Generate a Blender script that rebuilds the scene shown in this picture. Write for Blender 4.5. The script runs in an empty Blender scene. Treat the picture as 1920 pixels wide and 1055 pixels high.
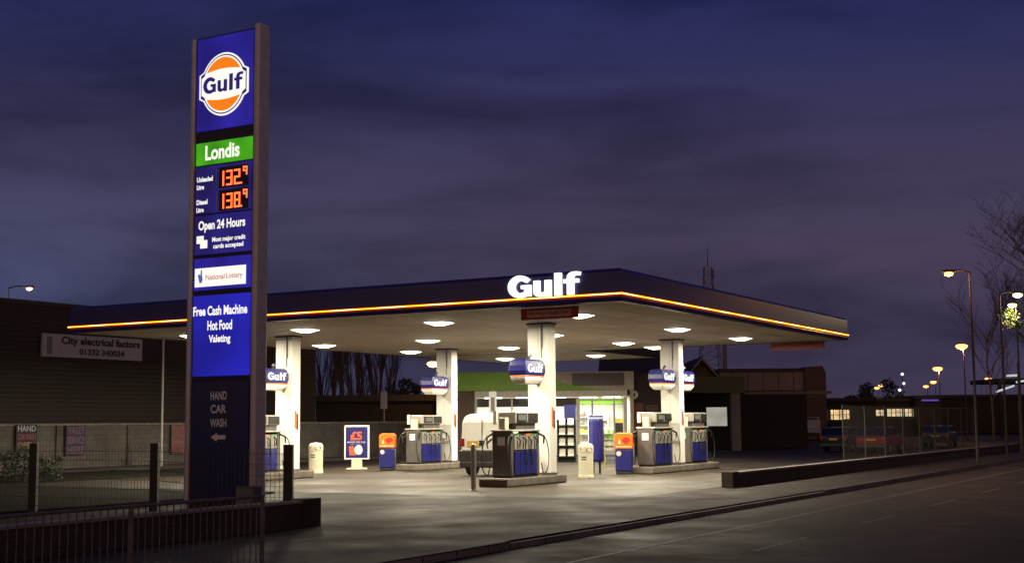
import bpy, bmesh, math, random
from mathutils import Vector, Matrix, Euler
random.seed(7)
S = bpy.context.scene
COL = S.collection
R = math.radians
# ------------------------------------------------------------------ camera
F = 2472.7475; PITCH = .1062; ROLL = -.0083; H = 1.8946
TH = .5255                                   # the forecourt grid is turned by this angle
X0, Y0 = 2.8316, 34.0291                     # near corner of the canopy
cam_d = bpy.data.cameras.new('camera'); cam = bpy.data.objects.new('camera', cam_d)
COL.objects.link(cam); S.camera = cam
cam_d.sensor_width = 36; cam_d.lens = 36 * F / 1920; cam_d.clip_end = 3000; cam_d.clip_start = .1
cam.matrix_world = Matrix.Translation((0, 0, H)) @ Euler((math.pi/2 + PITCH, 0, 0)).to_matrix().to_4x4() @ Matrix.Rotation(ROLL, 4, 'Z')
S.render.engine = 'CYCLES'
S.view_settings.view_transform = 'Standard'; S.view_settings.look = 'None'
S.view_settings.exposure = 0.0; S.view_settings.gamma = 1
S.cycles.max_bounces = 6; S.cycles.diffuse_bounces = 4; S.cycles.transparent_max_bounces = 16
S.cycles.sample_clamp_indirect = 3.0; S.cycles.caustics_reflective = False; S.cycles.caustics_refractive = False

# ------------------------------------------------------------------ dusk sky
def mk_world():
    w = bpy.data.worlds.new('World'); S.world = w; w.use_nodes = True
    nt = w.node_tree; N = nt.nodes; L = nt.links; N.clear()
    out = N.new('ShaderNodeOutputWorld'); bg = N.new('ShaderNodeBackground')
    tc = N.new('ShaderNodeTexCoord'); sep = N.new('ShaderNodeSeparateXYZ')
    L.new(tc.outputs['Generated'], sep.inputs[0])
    rp = N.new('ShaderNodeValToRGB'); L.new(sep.outputs['Z'], rp.inputs[0])
    e = rp.color_ramp.elements
    e[0].position = 0.0; e[0].color = (.046, .036, .070, 1)
    e[1].position = .36; e[1].color = (.017, .023, .112, 1)
    for p, c in ((.05, (.052, .042, .088)), (.12, (.064, .049, .094)), (.19, (.050, .041, .094)), (.27, (.027, .028, .098))):
        k = e.new(p); k.color = (*c, 1)
    # bluer towards the left horizon, where the last light is
    side = N.new('ShaderNodeMapRange'); side.inputs[1].default_value = .05; side.inputs[2].default_value = -.34
    L.new(sep.outputs['X'], side.inputs[0])
    low = N.new('ShaderNodeMapRange'); low.inputs[1].default_value = .24; low.inputs[2].default_value = .08
    L.new(sep.outputs['Z'], low.inputs[0])
    mu = N.new('ShaderNodeMath'); mu.operation = 'MULTIPLY'; L.new(side.outputs[0], mu.inputs[0]); L.new(low.outputs[0], mu.inputs[1])
    m0 = N.new('ShaderNodeMixRGB'); L.new(mu.outputs[0], m0.inputs[0]); L.new(rp.outputs[0], m0.inputs[1]); m0.inputs[2].default_value = (.058, .066, .150, 1)
    # streaky clouds
    mp = N.new('ShaderNodeMapping'); mp.inputs['Scale'].default_value = (1.9, 1.2, 8.0); mp.inputs['Rotation'].default_value = (0, R(9), 0)
    L.new(tc.outputs['Generated'], mp.inputs[0])
    nz = N.new('ShaderNodeTexNoise'); nz.inputs['Scale'].default_value = 1.5; nz.inputs['Detail'].default_value = 6; nz.inputs['Roughness'].default_value = .55
    nz.inputs['Distortion'].default_value = .35
    L.new(mp.outputs[0], nz.inputs[0])
    cr = N.new('ShaderNodeValToRGB'); L.new(nz.outputs[0], cr.inputs[0])
    cr.color_ramp.elements[0].position = .41; cr.color_ramp.elements[0].color = (0, 0, 0, 1)
    cr.color_ramp.elements[1].position = .62; cr.color_ramp.elements[1].color = (1, 1, 1, 1)
    mc = N.new('ShaderNodeMixRGB'); mc.blend_type = 'MULTIPLY'
    L.new(cr.outputs[0], mc.inputs[0]); L.new(m0.outputs[0], mc.inputs[1]); mc.inputs[2].default_value = (.50, .52, .56, 1)
    # the physical sky, sun well below the horizon
    sky = N.new('ShaderNodeTexSky'); sky.sky_type = 'NISHITA'; sky.sun_disc = False
    sky.sun_elevation = R(-4); sky.sun_rotation = R(-60)
    ad = N.new('ShaderNodeMixRGB'); ad.blend_type = 'ADD'; ad.inputs[0].default_value = .03
    L.new(mc.outputs[0], ad.inputs[1]); L.new(sky.outputs[0], ad.inputs[2])
    # added fill glow in the sky behind the viewer, warming and lifting the foreground
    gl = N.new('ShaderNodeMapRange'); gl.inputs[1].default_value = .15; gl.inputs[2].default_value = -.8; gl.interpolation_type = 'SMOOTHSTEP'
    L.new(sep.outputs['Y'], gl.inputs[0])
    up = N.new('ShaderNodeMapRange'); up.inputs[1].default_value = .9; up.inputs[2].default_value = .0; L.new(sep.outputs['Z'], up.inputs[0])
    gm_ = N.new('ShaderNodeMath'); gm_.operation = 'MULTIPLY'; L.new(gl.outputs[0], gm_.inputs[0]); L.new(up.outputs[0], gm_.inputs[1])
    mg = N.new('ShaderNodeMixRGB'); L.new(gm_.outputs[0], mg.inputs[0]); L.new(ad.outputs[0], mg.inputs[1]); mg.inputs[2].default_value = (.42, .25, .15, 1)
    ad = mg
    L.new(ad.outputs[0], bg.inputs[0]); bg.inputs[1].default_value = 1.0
    L.new(bg.outputs[0], out.inputs[0])
mk_world()

# ------------------------------------------------------------------ geometry of the place
def ray(px, py):
    x, y = px-960, py-527.5; c, s = math.cos(ROLL), math.sin(ROLL)
    x, y = x*c+y*s, -x*s+y*c
    cp, sp = math.cos(PITCH), math.sin(PITCH); u, d = -y, F
    k = d*cp-u*sp
    return (x/k, 1, (d*sp+u*cp)/k)
def G(px, py, z=0):
    r = ray(px, py); t = (z-H)/r[2]; return Vector((r[0]*t, t, z))
def at(px, py, Y):
    r = ray(px, py); return Vector((r[0]*Y, Y, H+r[2]*Y))
CT, ST = math.cos(TH), math.sin(TH)
def W(x, y, z=0):                                   # forecourt grid (x right towards the road, y along it) to world
    return Vector((X0+x*CT+y*ST, Y0-x*ST+y*CT, z))
def loc(p):                                         # world to grid
    dx, dy = p[0]-X0, p[1]-Y0
    return Vector((dx*CT-dy*ST, dx*ST+dy*CT, p[2]))
def hity(px, py, y):                                # ray meets plane y = const of the grid
    o = loc((0, 0, H)); r = ray(px, py); q = loc((r[0], 1, H+r[2])); d = q-o
    return o + d*((y-o.y)/d.y)
def hitx(px, py, x):
    o = loc((0, 0, H)); r = ray(px, py); q = loc((r[0], 1, H+r[2])); d = q-o
    return o + d*((x-o.x)/d.x)

# ------------------------------------------------------------------ materials
MATS = {}
def mat(name, col, rough=.6, metal=0, var=.12, scale=6, bump=0, bscale=40, emit=0, ecol=None, spec=.5, coat=0, evar=0):
    if name in MATS: return MATS[name]
    m = bpy.data.materials.new(name); m.use_nodes = True; MATS[name] = m
    nt = m.node_tree; N = nt.nodes; L = nt.links; b = N['Principled BSDF']
    b.inputs['Roughness'].default_value = rough; b.inputs['Metallic'].default_value = metal
    b.inputs['Specular IOR Level'].default_value = spec; b.inputs['Coat Weight'].default_value = coat
    tc = N.new('ShaderNodeTexCoord')
    nz = N.new('ShaderNodeTexNoise'); nz.inputs['Scale'].default_value = scale; nz.inputs['Detail'].default_value = 5
    L.new(tc.outputs['Object'], nz.inputs[0])
    rp = N.new('ShaderNodeValToRGB'); L.new(nz.outputs[0], rp.inputs[0])
    e = rp.color_ramp.elements; e[0].position = .3; e[1].position = .7
    e[0].color = (*[max(0, c*(1-var)) for c in col], 1); e[1].color = (*[min(1, c*(1+var)) for c in col], 1)
    L.new(rp.outputs[0], b.inputs['Base Color'])
    if bump:
        n2 = N.new('ShaderNodeTexNoise'); n2.inputs['Scale'].default_value = bscale; n2.inputs['Detail'].default_value = 4
        L.new(tc.outputs['Object'], n2.inputs[0])
        bp = N.new('ShaderNodeBump'); bp.inputs['Strength'].default_value = bump; bp.inputs['Distance'].default_value = .02
        L.new(n2.outputs[0], bp.inputs['Height']); L.new(bp.outputs[0], b.inputs['Normal'])
    if emit:
        ec = ecol or col
        b.inputs['Emission Color'].default_value = (*ec, 1); b.inputs['Emission Strength'].default_value = emit
        if evar:
            n3 = N.new('ShaderNodeTexNoise'); n3.inputs['Scale'].default_value = evar; n3.inputs['Detail'].default_value = 1
            L.new(tc.outputs['Object'], n3.inputs[0])
            mr = N.new('ShaderNodeMapRange'); mr.inputs[1].default_value = .3; mr.inputs[2].default_value = .7
            mr.inputs[3].default_value = emit*.55; mr.inputs[4].default_value = emit*1.4
            L.new(nz.outputs[0] if False else n3.outputs[0], mr.inputs[0]); L.new(mr.outputs[0], b.inputs['Emission Strength'])
    return m
def brickmat(name, c1, c2, mortar, sx=.225, sz=.075, ms=.012, rough=.85, axis='XZ'):
    if name in MATS: return MATS[name]
    m = bpy.data.materials.new(name); m.use_nodes = True; MATS[name] = m
    N = m.node_tree.nodes; L = m.node_tree.links; b = N['Principled BSDF']; b.inputs['Roughness'].default_value = rough
    tc = N.new('ShaderNodeTexCoord'); sp = N.new('ShaderNodeSeparateXYZ'); cb = N.new('ShaderNodeCombineXYZ')
    L.new(tc.outputs['Object'], sp.inputs[0])
    ad = N.new('ShaderNodeMath'); ad.operation = 'ADD'; L.new(sp.outputs[0], ad.inputs[0]); L.new(sp.outputs[1], ad.inputs[1])
    L.new(ad.outputs[0], cb.inputs[0]); L.new(sp.outputs[2], cb.inputs[1])
    br = N.new('ShaderNodeTexBrick'); br.inputs['Scale'].default_value = 1; br.inputs['Mortar Size'].default_value = ms
    br.inputs['Brick Width'].default_value = sx; br.inputs['Row Height'].default_value = sz
    br.inputs['Color1'].default_value = (*c1, 1); br.inputs['Color2'].default_value = (*c2, 1); br.inputs['Mortar'].default_value = (*mortar, 1)
    L.new(cb.outputs[0], br.inputs[0])
    nz = N.new('ShaderNodeTexNoise'); nz.inputs['Scale'].default_value = .7; nz.inputs['Detail'].default_value = 6; L.new(tc.outputs['Object'], nz.inputs[0])
    mr = N.new('ShaderNodeMapRange'); mr.inputs[1].default_value = .3; mr.inputs[2].default_value = .7; mr.inputs[3].default_value = .6; mr.inputs[4].default_value = 1.25
    L.new(nz.outputs[0], mr.inputs[0])
    vm = N.new('ShaderNodeVectorMath'); vm.operation = 'SCALE'; L.new(br.outputs[0], vm.inputs[0]); L.new(mr.outputs[0], vm.inputs['Scale'])
    L.new(vm.outputs[0], b.inputs['Base Color'])
    bp = N.new('ShaderNodeBump'); bp.inputs['Strength'].default_value = .5; bp.inputs['Distance'].default_value = .01
    L.new(br.outputs['Fac'], bp.inputs['Height']); bp.invert = True; L.new(bp.outputs[0], b.inputs['Normal'])
    return m
def groundmat(name, c1, c2, rough=(.55, .85), sc=.25, crack=0, bump=.25, spec=.5, stain=0):
    if name in MATS: return MATS[name]
    m = bpy.data.materials.new(name); m.use_nodes = True; MATS[name] = m
    N = m.node_tree.nodes; L = m.node_tree.links; b = N['Principled BSDF']
    tc = N.new('ShaderNodeTexCoord')
    b.inputs['Specular IOR Level'].default_value = spec
    n1 = N.new('ShaderNodeTexNoise'); n1.inputs['Scale'].default_value = sc; n1.inputs['Detail'].default_value = 9; n1.inputs['Roughness'].default_value = .62
    n2 = N.new('ShaderNodeTexNoise'); n2.inputs['Scale'].default_value = 28; n2.inputs['Detail'].default_value = 3
    for n in (n1, n2): L.new(tc.outputs['Object'], n.inputs[0])
    rp = N.new('ShaderNodeValToRGB'); L.new(n1.outputs[0], rp.inputs[0]); e = rp.color_ramp.elements
    e[0].position = .35; e[1].position = .65; e[0].color = (*c1, 1); e[1].color = (*c2, 1)
    mr = N.new('ShaderNodeMapRange'); mr.inputs[3].default_value = .7; mr.inputs[4].default_value = 1.3; L.new(n2.outputs[0], mr.inputs[0])
    vm = N.new('ShaderNodeVectorMath'); vm.operation = 'SCALE'; L.new(rp.outputs[0], vm.inputs[0]); L.new(mr.outputs[0], vm.inputs['Scale'])
    src = vm.outputs[0]
    if crack:
        br = N.new('ShaderNodeTexBrick'); br.inputs['Scale'].default_value = 1; br.inputs['Brick Width'].default_value = crack; br.inputs['Row Height'].default_value = crack
        br.offset = 0; br.inputs['Mortar Size'].default_value = .05; br.inputs['Color1'].default_value = (1, 1, 1, 1); br.inputs['Color2'].default_value = (.86, .86, .86, 1); br.inputs['Mortar'].default_value = (.35, .35, .35, 1)
        L.new(tc.outputs['Object'], br.inputs[0])
        mm = N.new('ShaderNodeVectorMath'); mm.operation = 'MULTIPLY'; L.new(src, mm.inputs[0]); L.new(br.outputs[0], mm.inputs[1]); src = mm.outputs[0]
    if stain:                                          # oil drips and dark tyre-worn patches
        vo = N.new('ShaderNodeTexVoronoi'); vo.inputs['Scale'].default_value = .9; L.new(tc.outputs['Object'], vo.inputs[0])
        n3 = N.new('ShaderNodeTexNoise'); n3.inputs['Scale'].default_value = 3; n3.inputs['Detail'].default_value = 6; L.new(tc.outputs['Object'], n3.inputs[0])
        a3 = N.new('ShaderNodeMath'); a3.operation = 'MULTIPLY_ADD'; L.new(n3.outputs[0], a3.inputs[0]); a3.inputs[1].default_value = .5; L.new(vo.outputs['Distance'], a3.inputs[2])
        m3 = N.new('ShaderNodeMapRange'); m3.inputs[1].default_value = .34; m3.inputs[2].default_value = .62; m3.inputs[3].default_value = 1-stain; m3.inputs[4].default_value = 1; L.new(a3.outputs[0], m3.inputs[0])
        wv = N.new('ShaderNodeTexNoise'); mp = N.new('ShaderNodeMapping'); mp.inputs['Scale'].default_value = (2.4, .12, 1); L.new(tc.outputs['Object'], mp.inputs[0]); L.new(mp.outputs[0], wv.inputs[0]); wv.inputs['Scale'].default_value = 1.1; wv.inputs['Detail'].default_value = 5
        m4 = N.new('ShaderNodeMapRange'); m4.inputs[1].default_value = .35; m4.inputs[2].default_value = .6; m4.inputs[3].default_value = 1-stain*.8; m4.inputs[4].default_value = 1.08; L.new(wv.outputs[0], m4.inputs[0])
        m5 = N.new('ShaderNodeMath'); m5.operation = 'MULTIPLY'; L.new(m3.outputs[0], m5.inputs[0]); L.new(m4.outputs[0], m5.inputs[1])
        v5 = N.new('ShaderNodeVectorMath'); v5.operation = 'SCALE'; L.new(src, v5.inputs[0]); L.new(m5.outputs[0], v5.inputs['Scale']); src = v5.outputs[0]
    L.new(src, b.inputs['Base Color'])
    r2 = N.new('ShaderNodeMapRange'); r2.inputs[1].default_value = .35; r2.inputs[2].default_value = .65; r2.inputs[3].default_value = rough[0]; r2.inputs[4].default_value = rough[1]
    L.new(n1.outputs[0], r2.inputs[0]); L.new(r2.outputs[0], b.inputs['Roughness'])
    bp = N.new('ShaderNodeBump'); bp.inputs['Strength'].default_value = bump; bp.inputs['Distance'].default_value = .01
    L.new(n2.outputs[0], bp.inputs['Height']); L.new(bp.outputs[0], b.inputs['Normal'])
    return m
def glassmat():
    m = bpy.data.materials.new('shop_glass'); m.use_nodes = True; N = m.node_tree.nodes; L = m.node_tree.links; N.clear()
    o = N.new('ShaderNodeOutputMaterial'); t = N.new('ShaderNodeBsdfTransparent'); g = N.new('ShaderNodeBsdfGlossy'); g.inputs['Roughness'].default_value = .03
    t.inputs[0].default_value = (.93, .96, .95, 1)
    mx = N.new('ShaderNodeMixShader'); mx.inputs[0].default_value = .08
    L.new(t.outputs[0], mx.inputs[1]); L.new(g.outputs[0], mx.inputs[2]); L.new(mx.outputs[0], o.inputs[0])
    MATS['glass'] = m; return m
GLASS = glassmat()
M_asph = groundmat('asphalt', (.026, .013, .008), (.050, .028, .018), (.6, .9), .5, spec=.22, stain=.35, bump=.6)
M_pave = groundmat('pavement_tarmac', (.020, .013, .009), (.034, .023, .016), (.65, .9), .6, spec=.2, stain=.3)
M_fore = groundmat('forecourt_concrete', (.024, .017, .011), (.060, .045, .029), (.45, .85), .22, crack=5.2, spec=.3, stain=.5)
M_fore2 = groundmat('forecourt_tarmac', (.018, .012, .008), (.034, .023, .015), (.6, .9), .3, spec=.22, stain=.45)
M_land = groundmat('distant_land', (.018, .015, .012), (.03, .026, .02), (.8, .95), .05)
M_kerb = mat('kerb_concrete', (.24, .21, .18), .85, bump=.3, var=.25, scale=3)
M_white = mat('white_cladding', (.80, .79, .74), .42, var=.04, scale=2)
M_soffit = mat('soffit_panel', (.74, .68, .62), .55, var=.14, scale=.5)
M_navy = mat('navy_fascia', (.030, .028, .16), .28, var=.15, scale=.8)
M_dark = mat('dark_trim', (.02, .018, .018), .5)
M_black = mat('black_rubber', (.012, .012, .013), .55)
M_silver = mat('brushed_silver', (.40, .38, .34), .42, .35, var=.1)
M_greym = mat('grey_panel', (.14, .13, .12), .45, .35, var=.12)
M_blue = mat('royal_blue_panel', (.012, .014, .14), .35, var=.12, coat=.3)
M_orange = mat('orange_plastic', (.85, .17, .010), .4, var=.06)
M_red = mat('red_plastic', (.5, .02, .015), .4)
M_cream = mat('cream_plastic', (.72, .69, .52), .45, var=.07)
M_wtext = mat('white_vinyl', (.82, .82, .80), .5, var=.02)
M_galv = mat('galvanised_steel', (.36, .35, .34), .45, .6, var=.15, scale=12)

# ------------------------------------------------------------------ mesh helpers
class MB:
    def __init__(s): s.v = []; s.f = []
    def box(s, x0, x1, y0, y1, z0, z1):
        n = len(s.v); s.v += [(x0, y0, z0), (x1, y0, z0), (x1, y1, z0), (x0, y1, z0), (x0, y0, z1), (x1, y0, z1), (x1, y1, z1), (x0, y1, z1)]
        s.f += [tuple(n+i for i in q) for q in ((0, 3, 2, 1), (4, 5, 6, 7), (0, 1, 5, 4), (1, 2, 6, 5), (2, 3, 7, 6), (3, 0, 4, 7))]; return s
    def quad(s, *p):
        n = len(s.v); s.v += [tuple(q) for q in p]; s.f.append(tuple(range(n, n+len(p)))); return s
    def tube(s, p0, p1, r0, r1=None, n=8, caps=True):
        r1 = r0 if r1 is None else r1; p0, p1 = Vector(p0), Vector(p1); d = (p1-p0)
        if d.length < 1e-6: return s
        d.normalize(); a = d.orthogonal().normalized(); b = d.cross(a); k = len(s.v)
        for p, r in ((p0, r0), (p1, r1)):
            for i in range(n):
                t = 2*math.pi*i/n; s.v.append(tuple(p+(a*math.cos(t)+b*math.sin(t))*r))
        for i in range(n):
            j = (i+1) % n; s.f.append((k+i, k+j, k+n+j, k+n+i))
        if caps: s.f.append(tuple(k+n-1-i for i in range(n))); s.f.append(tuple(k+n+i for i in range(n)))
        return s
    def path(s, pts, r, n=6):
        for a, b in zip(pts[:-1], pts[1:]): s.tube(a, b, r, r, n)
        return s
    def lathe(s, prof, cx=0, cy=0, n=24, sx=1, sy=1):
        k = len(s.v)
        for r, z in prof:
            for i in range(n):
                t = 2*math.pi*i/n; s.v.append((cx+r*sx*math.cos(t), cy+r*sy*math.sin(t), z))
        for j in range(len(prof)-1):
            for i in range(n):
                i2 = (i+1) % n; s.f.append((k+j*n+i, k+j*n+i2, k+(j+1)*n+i2, k+(j+1)*n+i))
        s.f.append(tuple(k+n-1-i for i in range(n))); s.f.append(tuple(k+(len(prof)-1)*n+i for i in range(n)))
        return s
    def prism(s, pts, a0, a1, plane='XZ'):              # polygon extruded along the missing axis
        k = len(s.v); n = len(pts)
        for a in (a0, a1):
            for u, w in pts:
                s.v.append({'XZ': (u, a, w), 'YZ': (a, u, w), 'XY': (u, w, a)}[plane])
        s.f.append(tuple(range(k, k+n))); s.f.append(tuple(range(k+2*n-1, k+n-1, -1)))
        for i in range(n):
            j = (i+1) % n; s.f.append((k+j, k+i, k+n+i, k+n+j))
        return s
    def build(s, name, m, parent=None, bevel=0, smooth=False, seg=2):
        me = bpy.data.meshes.new(name); me.from_pydata(s.v, [], s.f)
        bm = bmesh.new(); bm.from_mesh(me); bmesh.ops.recalc_face_normals(bm, faces=bm.faces); bm.to_mesh(me); bm.free()
        me.materials.append(m)
        if smooth:
            for p in me.polygons: p.use_smooth = True
        o = bpy.data.objects.new(name, me); COL.objects.link(o)
        if parent: o.parent = parent
        if bevel:
            b = o.modifiers.new('Bevel', 'BEVEL'); b.width = bevel; b.segments = seg; b.limit_method = 'ANGLE'; b.angle_limit = R(40)
        return o
def box(name, m, parent, *d, bevel=0): return MB().box(*d).build(name, m, parent, bevel)
def tag(o, label=None, cat=None, group=None, kind=None):
    if label: o['label'] = label
    if cat: o['category'] = cat
    if group: o['group'] = group
    if kind: o['kind'] = kind
    return o
def thing(name, label, cat, p=(0, 0, 0), rz=0, group=None):
    o = bpy.data.objects.new(name, None); COL.objects.link(o); o.empty_display_size = .3
    o.location = p; o.rotation_euler = (0, 0, rz); return tag(o, label, cat, group)
def struct(o): o['kind'] = 'structure'; return o
def copy_tree(o, parent=None):
    c = o.copy(); COL.objects.link(c); c.parent = parent
    for ch in list(o.children): copy_tree(ch, c)
    return c
def text(name, s, m, parent, x, y, z, w=None, h=None, bold=.0, depth=.006, face='-y', align='c', keep=False, sp=1.0):
    cu = bpy.data.curves.new('t', 'FONT'); cu.body = s; cu.offset = bold; cu.extrude = 0; cu.size = 1; cu.resolution_u = 4; cu.space_character = sp; cu.space_line = .95; cu.align_x = 'CENTER'
    to = bpy.data.objects.new('t', cu); COL.objects.link(to)
    bpy.context.view_layer.update()
    me = bpy.data.meshes.new_from_object(to.evaluated_get(bpy.context.evaluated_depsgraph_get()))
    bpy.data.objects.remove(to); bpy.data.curves.remove(cu)
    xs = [v.co.x for v in me.vertices]; ys = [v.co.y for v in me.vertices]
    cx, cy = (min(xs)+max(xs))/2, (min(ys)+max(ys))/2; tw, th_ = max(xs)-min(xs), max(ys)-min(ys)
    fx = w/tw if w else h/th_; fy = h/th_ if h else fx
    for v in me.vertices:
        u = (v.co.x-cx)*fx; t = (v.co.y-cy)*fy
        if align == 'l': u += tw*fx/2
        if face == '-y': v.co = (x+u, y-depth, z+t)
        elif face == '+x': v.co = (x+depth, y+u, z+t)
        elif face == '-x': v.co = (x-depth, y-u, z+t)
    me.name = name; me.materials.clear(); me.materials.append(m)
    o = bpy.data.objects.new(name, me); COL.objects.link(o)
    if parent: o.parent = parent
    return o

# ------------------------------------------------------------------ ground, road, pavements
def gridmesh(name, pts, z, m):
    o = MB().quad(*[(p[0], p[1], 0) for p in pts]).build(name, m); o.location = (X0, Y0, z); o.rotation_euler = (0, 0, -TH)
    return struct(o)
camg = loc((0, 0, 0))                       # camera on the grid
CX = camg.x
o = MB().quad((-1500, -60, 0), (1500, -60, 0), (1500, 2500, 0), (-1500, 2500, 0)).build('ground', M_land); o.location.z = -.13; struct(o)
KF = CX-10.8                                # far kerb, near kerb
KN = CX-1.0
M_ks = brickmat('kerb_stones', (.20, .175, .15), (.16, .14, .12), (.03, .025, .02), .92, .5, .018)
gridmesh('road', [(KF, -60), (KN, -60), (KN, 400), (KF, 400)], -.12, M_asph)
def slab(name, x0, x1, y0, y1, z0, z1, m):
    o = MB().box(x0, x1, y0, y1, z0, z1).build(name, m); o.location = (X0, Y0, 0); o.rotation_euler = (0, 0, -TH); return struct(o)
slab('near_pavement', KN+.13, KN+5, -60, 400, -.125, 0, M_pave)
slab('near_kerb', KN, KN+.126, -60, 400, -.125, .002, M_ks)
wr = loc(G(1365, 913))                      # end of the right-hand boundary wall
wl = loc(G(585, 985))
ENT0, ENT1 = wl.y+.2, wr.y+.0               # dropped kerb between these
slab('far_pavement', wr.x+.15, KF-.13, -60, 400, -.125, 0, M_pave)
slab('far_kerb', KF-.126, KF, -60, ENT0-1.5, -.125, .004, M_ks)
slab('far_kerb', KF-.126, KF, ENT0-1.4, ENT1-.6, -.125, -.03, M_ks)
slab('far_kerb', KF-.126, KF, ENT1-.5, 400, -.125, .004, M_ks)
slab('forecourt', -36, wr.x+.15, -24, 75, -.125, 0, M_fore2)
o = MB().quad((-21.3, -1.5, 0), (.5, -1.5, 0), (.5, 33, 0), (-21.3, 33, 0)).build('forecourt_slab', M_fore); o.location = (X0, Y0, .005); o.rotation_euler = (0, 0, -TH); struct(o)
M_dark_ground = groundmat('dark_ground', (.008, .010, .005), (.022, .022, .012), (.9, .98), 1.2, spec=.1, bump=1)
o = MB().box(-27.6, -9.5, -24, -2.4, 0, .05).box(-27.6, -21.75, -2.4, 9, 0, .05).build('dark_ground_sheet', M_dark_ground); o.location = (X0, Y0, 0); o.rotation_euler = (0, 0, -TH); struct(o)  # dark sheet added over the tarmac to stand for shade on the left
mb = MB()                                   # lane line, edge line
M_mark = mat('worn_road_paint', (.13, .10, .08), .7, var=.7, scale=9)
lx = CX-7.2
for i in range(-6, 40):
    mb.quad((lx-.05, i*6+1, 0), (lx+.05, i*6+1, 0), (lx+.05, i*6+3.6, 0), (lx-.05, i*6+3.6, 0))
mb.quad((CX-9.05, -40, 0), (CX-8.95, -40, 0), (CX-8.95, 200, 0), (CX-9.05, 200, 0))
o = mb.build('road_marking', M_mark); o.location = (X0, Y0, -.115); o.rotation_euler = (0, 0, -TH); struct(o)

# ------------------------------------------------------------------ totem sign
def lit(name, col, e, evar=0): return mat(name, tuple(c*.3 for c in col), .25, emit=e, ecol=col, evar=evar, var=.03)
L_blue = lit('lit_blue_panel', (.018, .013, .27), 1.05, .8)
L_blue2 = lit('lit_blue_panel_dim', (.015, .011, .15), 1.0, 1.1)
L_white = lit('lit_white', (.95, .93, .86), 1.05)
L_orange = lit('lit_orange', (.95, .21, .004), 1.0)
L_green = lit('lit_green', (.050, .34, .008), 1.0, 1.4)
L_ink = lit('lit_navy_ink', (.018, .014, .16), .9)
L_digit = lit('led_digit', (1.0, .13, .03), 2.6)
M_unlit = mat('unlit_navy_panel', (.012, .014, .10), .3)
P0 = Vector((-6.3893, 26.171, 0)); P1 = Vector((-5.0205, 25.3772, 0))
tr = math.atan2(P1.y-P0.y, P1.x-P0.x); PW = (P1-P0).length
T = thing('totem_sign', 'tall blue illuminated price totem with round orange and white emblem and two metal posts', 'totem sign', P0, tr)
def tz(py): return at(363, py, P0.y).z
def tp(px, py):                              # point of the sign face seen at a pixel: (x along the face, height)
    r = ray(px, py); d = (P1-P0); t = (P0.x*d.y-P0.y*d.x)/(r[0]*d.y-r[1]*d.x)
    return ((r[0]*t-P0.x)*d.x+(r[1]*t-P0.y)*d.y)/PW, H+r[2]*t
def tm(py): return tp(420, py)[1]
M_post = mat('bronze_grey_metal', (.58, .55, .56), .38, .2, var=.08)
for x0, x1, zt in ((-.09, .035, tz(72)-.02), (PW+.0, PW+.14, tz(72)+.05)):
    MB().box(x0, x1, -.06, .30, 0, zt).build('side_post', M_post, T, bevel=.05, seg=3)
box('cabinet', M_dark, T, .035, PW, .0, .24, .05, tz(72)-.03)
box('plinth', M_kerb, T, -.25, PW+.3, -.2, .45, 0, .12, bevel=.02)
def panel(name, y0, y1, m, inset=.05):
    return box(name, m, T, .035+inset, PW-inset*.6, -.035, -.001, tz(y1), tz(y0), bevel=.008)
# emblem panel
pn = panel('emblem_panel', 78, 250, L_blue)
(cx, cz), ER = tp(422.5, 158.5), .64
def emblem(scale, band_h, band_w, n=64):
    pts = []
    for i in range(n):
        t = 2*math.pi*i/n; c, s_ = math.cos(t), math.sin(t)
        r = ER*scale
        x, z = r*c*.93, r*s_*1.0
        if abs(z) < band_h: x = math.copysign(max(abs(x), band_w*.94), c)
        pts.append((cx+x, cz+z))
    return pts
MB().prism(emblem(1.0, .27, .685), -.050, -.036).build('emblem_outer_ring', L_white, pn)
MB().prism(emblem(.945, .235, .640), -.054, -.045).build('emblem_blue_ring', L_ink, pn)
MB().prism(emblem(.905, .215, .615), -.058, -.050).build('emblem_inner_ring', L_white, pn)
for sgn in (1, -1):
    r = ER*.85; pts = []
    a0 = math.asin(.27/ER/.85)
    for i in range(25):
        t = a0+(math.pi-2*a0)*i/24; pts.append((cx+r*math.cos(t)*.93, cz+sgn*r*math.sin(t)))
    for i in range(1, 8):                                     # the band bows
        k = i/8; x = -r*math.cos(a0)*.93*(1-2*k); pts.append((cx+x, cz+sgn*(.27+.045*math.sin(math.pi*k))))
    MB().prism(pts, -.062, -.055).build('emblem_orange_segment', L_orange, pn)
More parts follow.
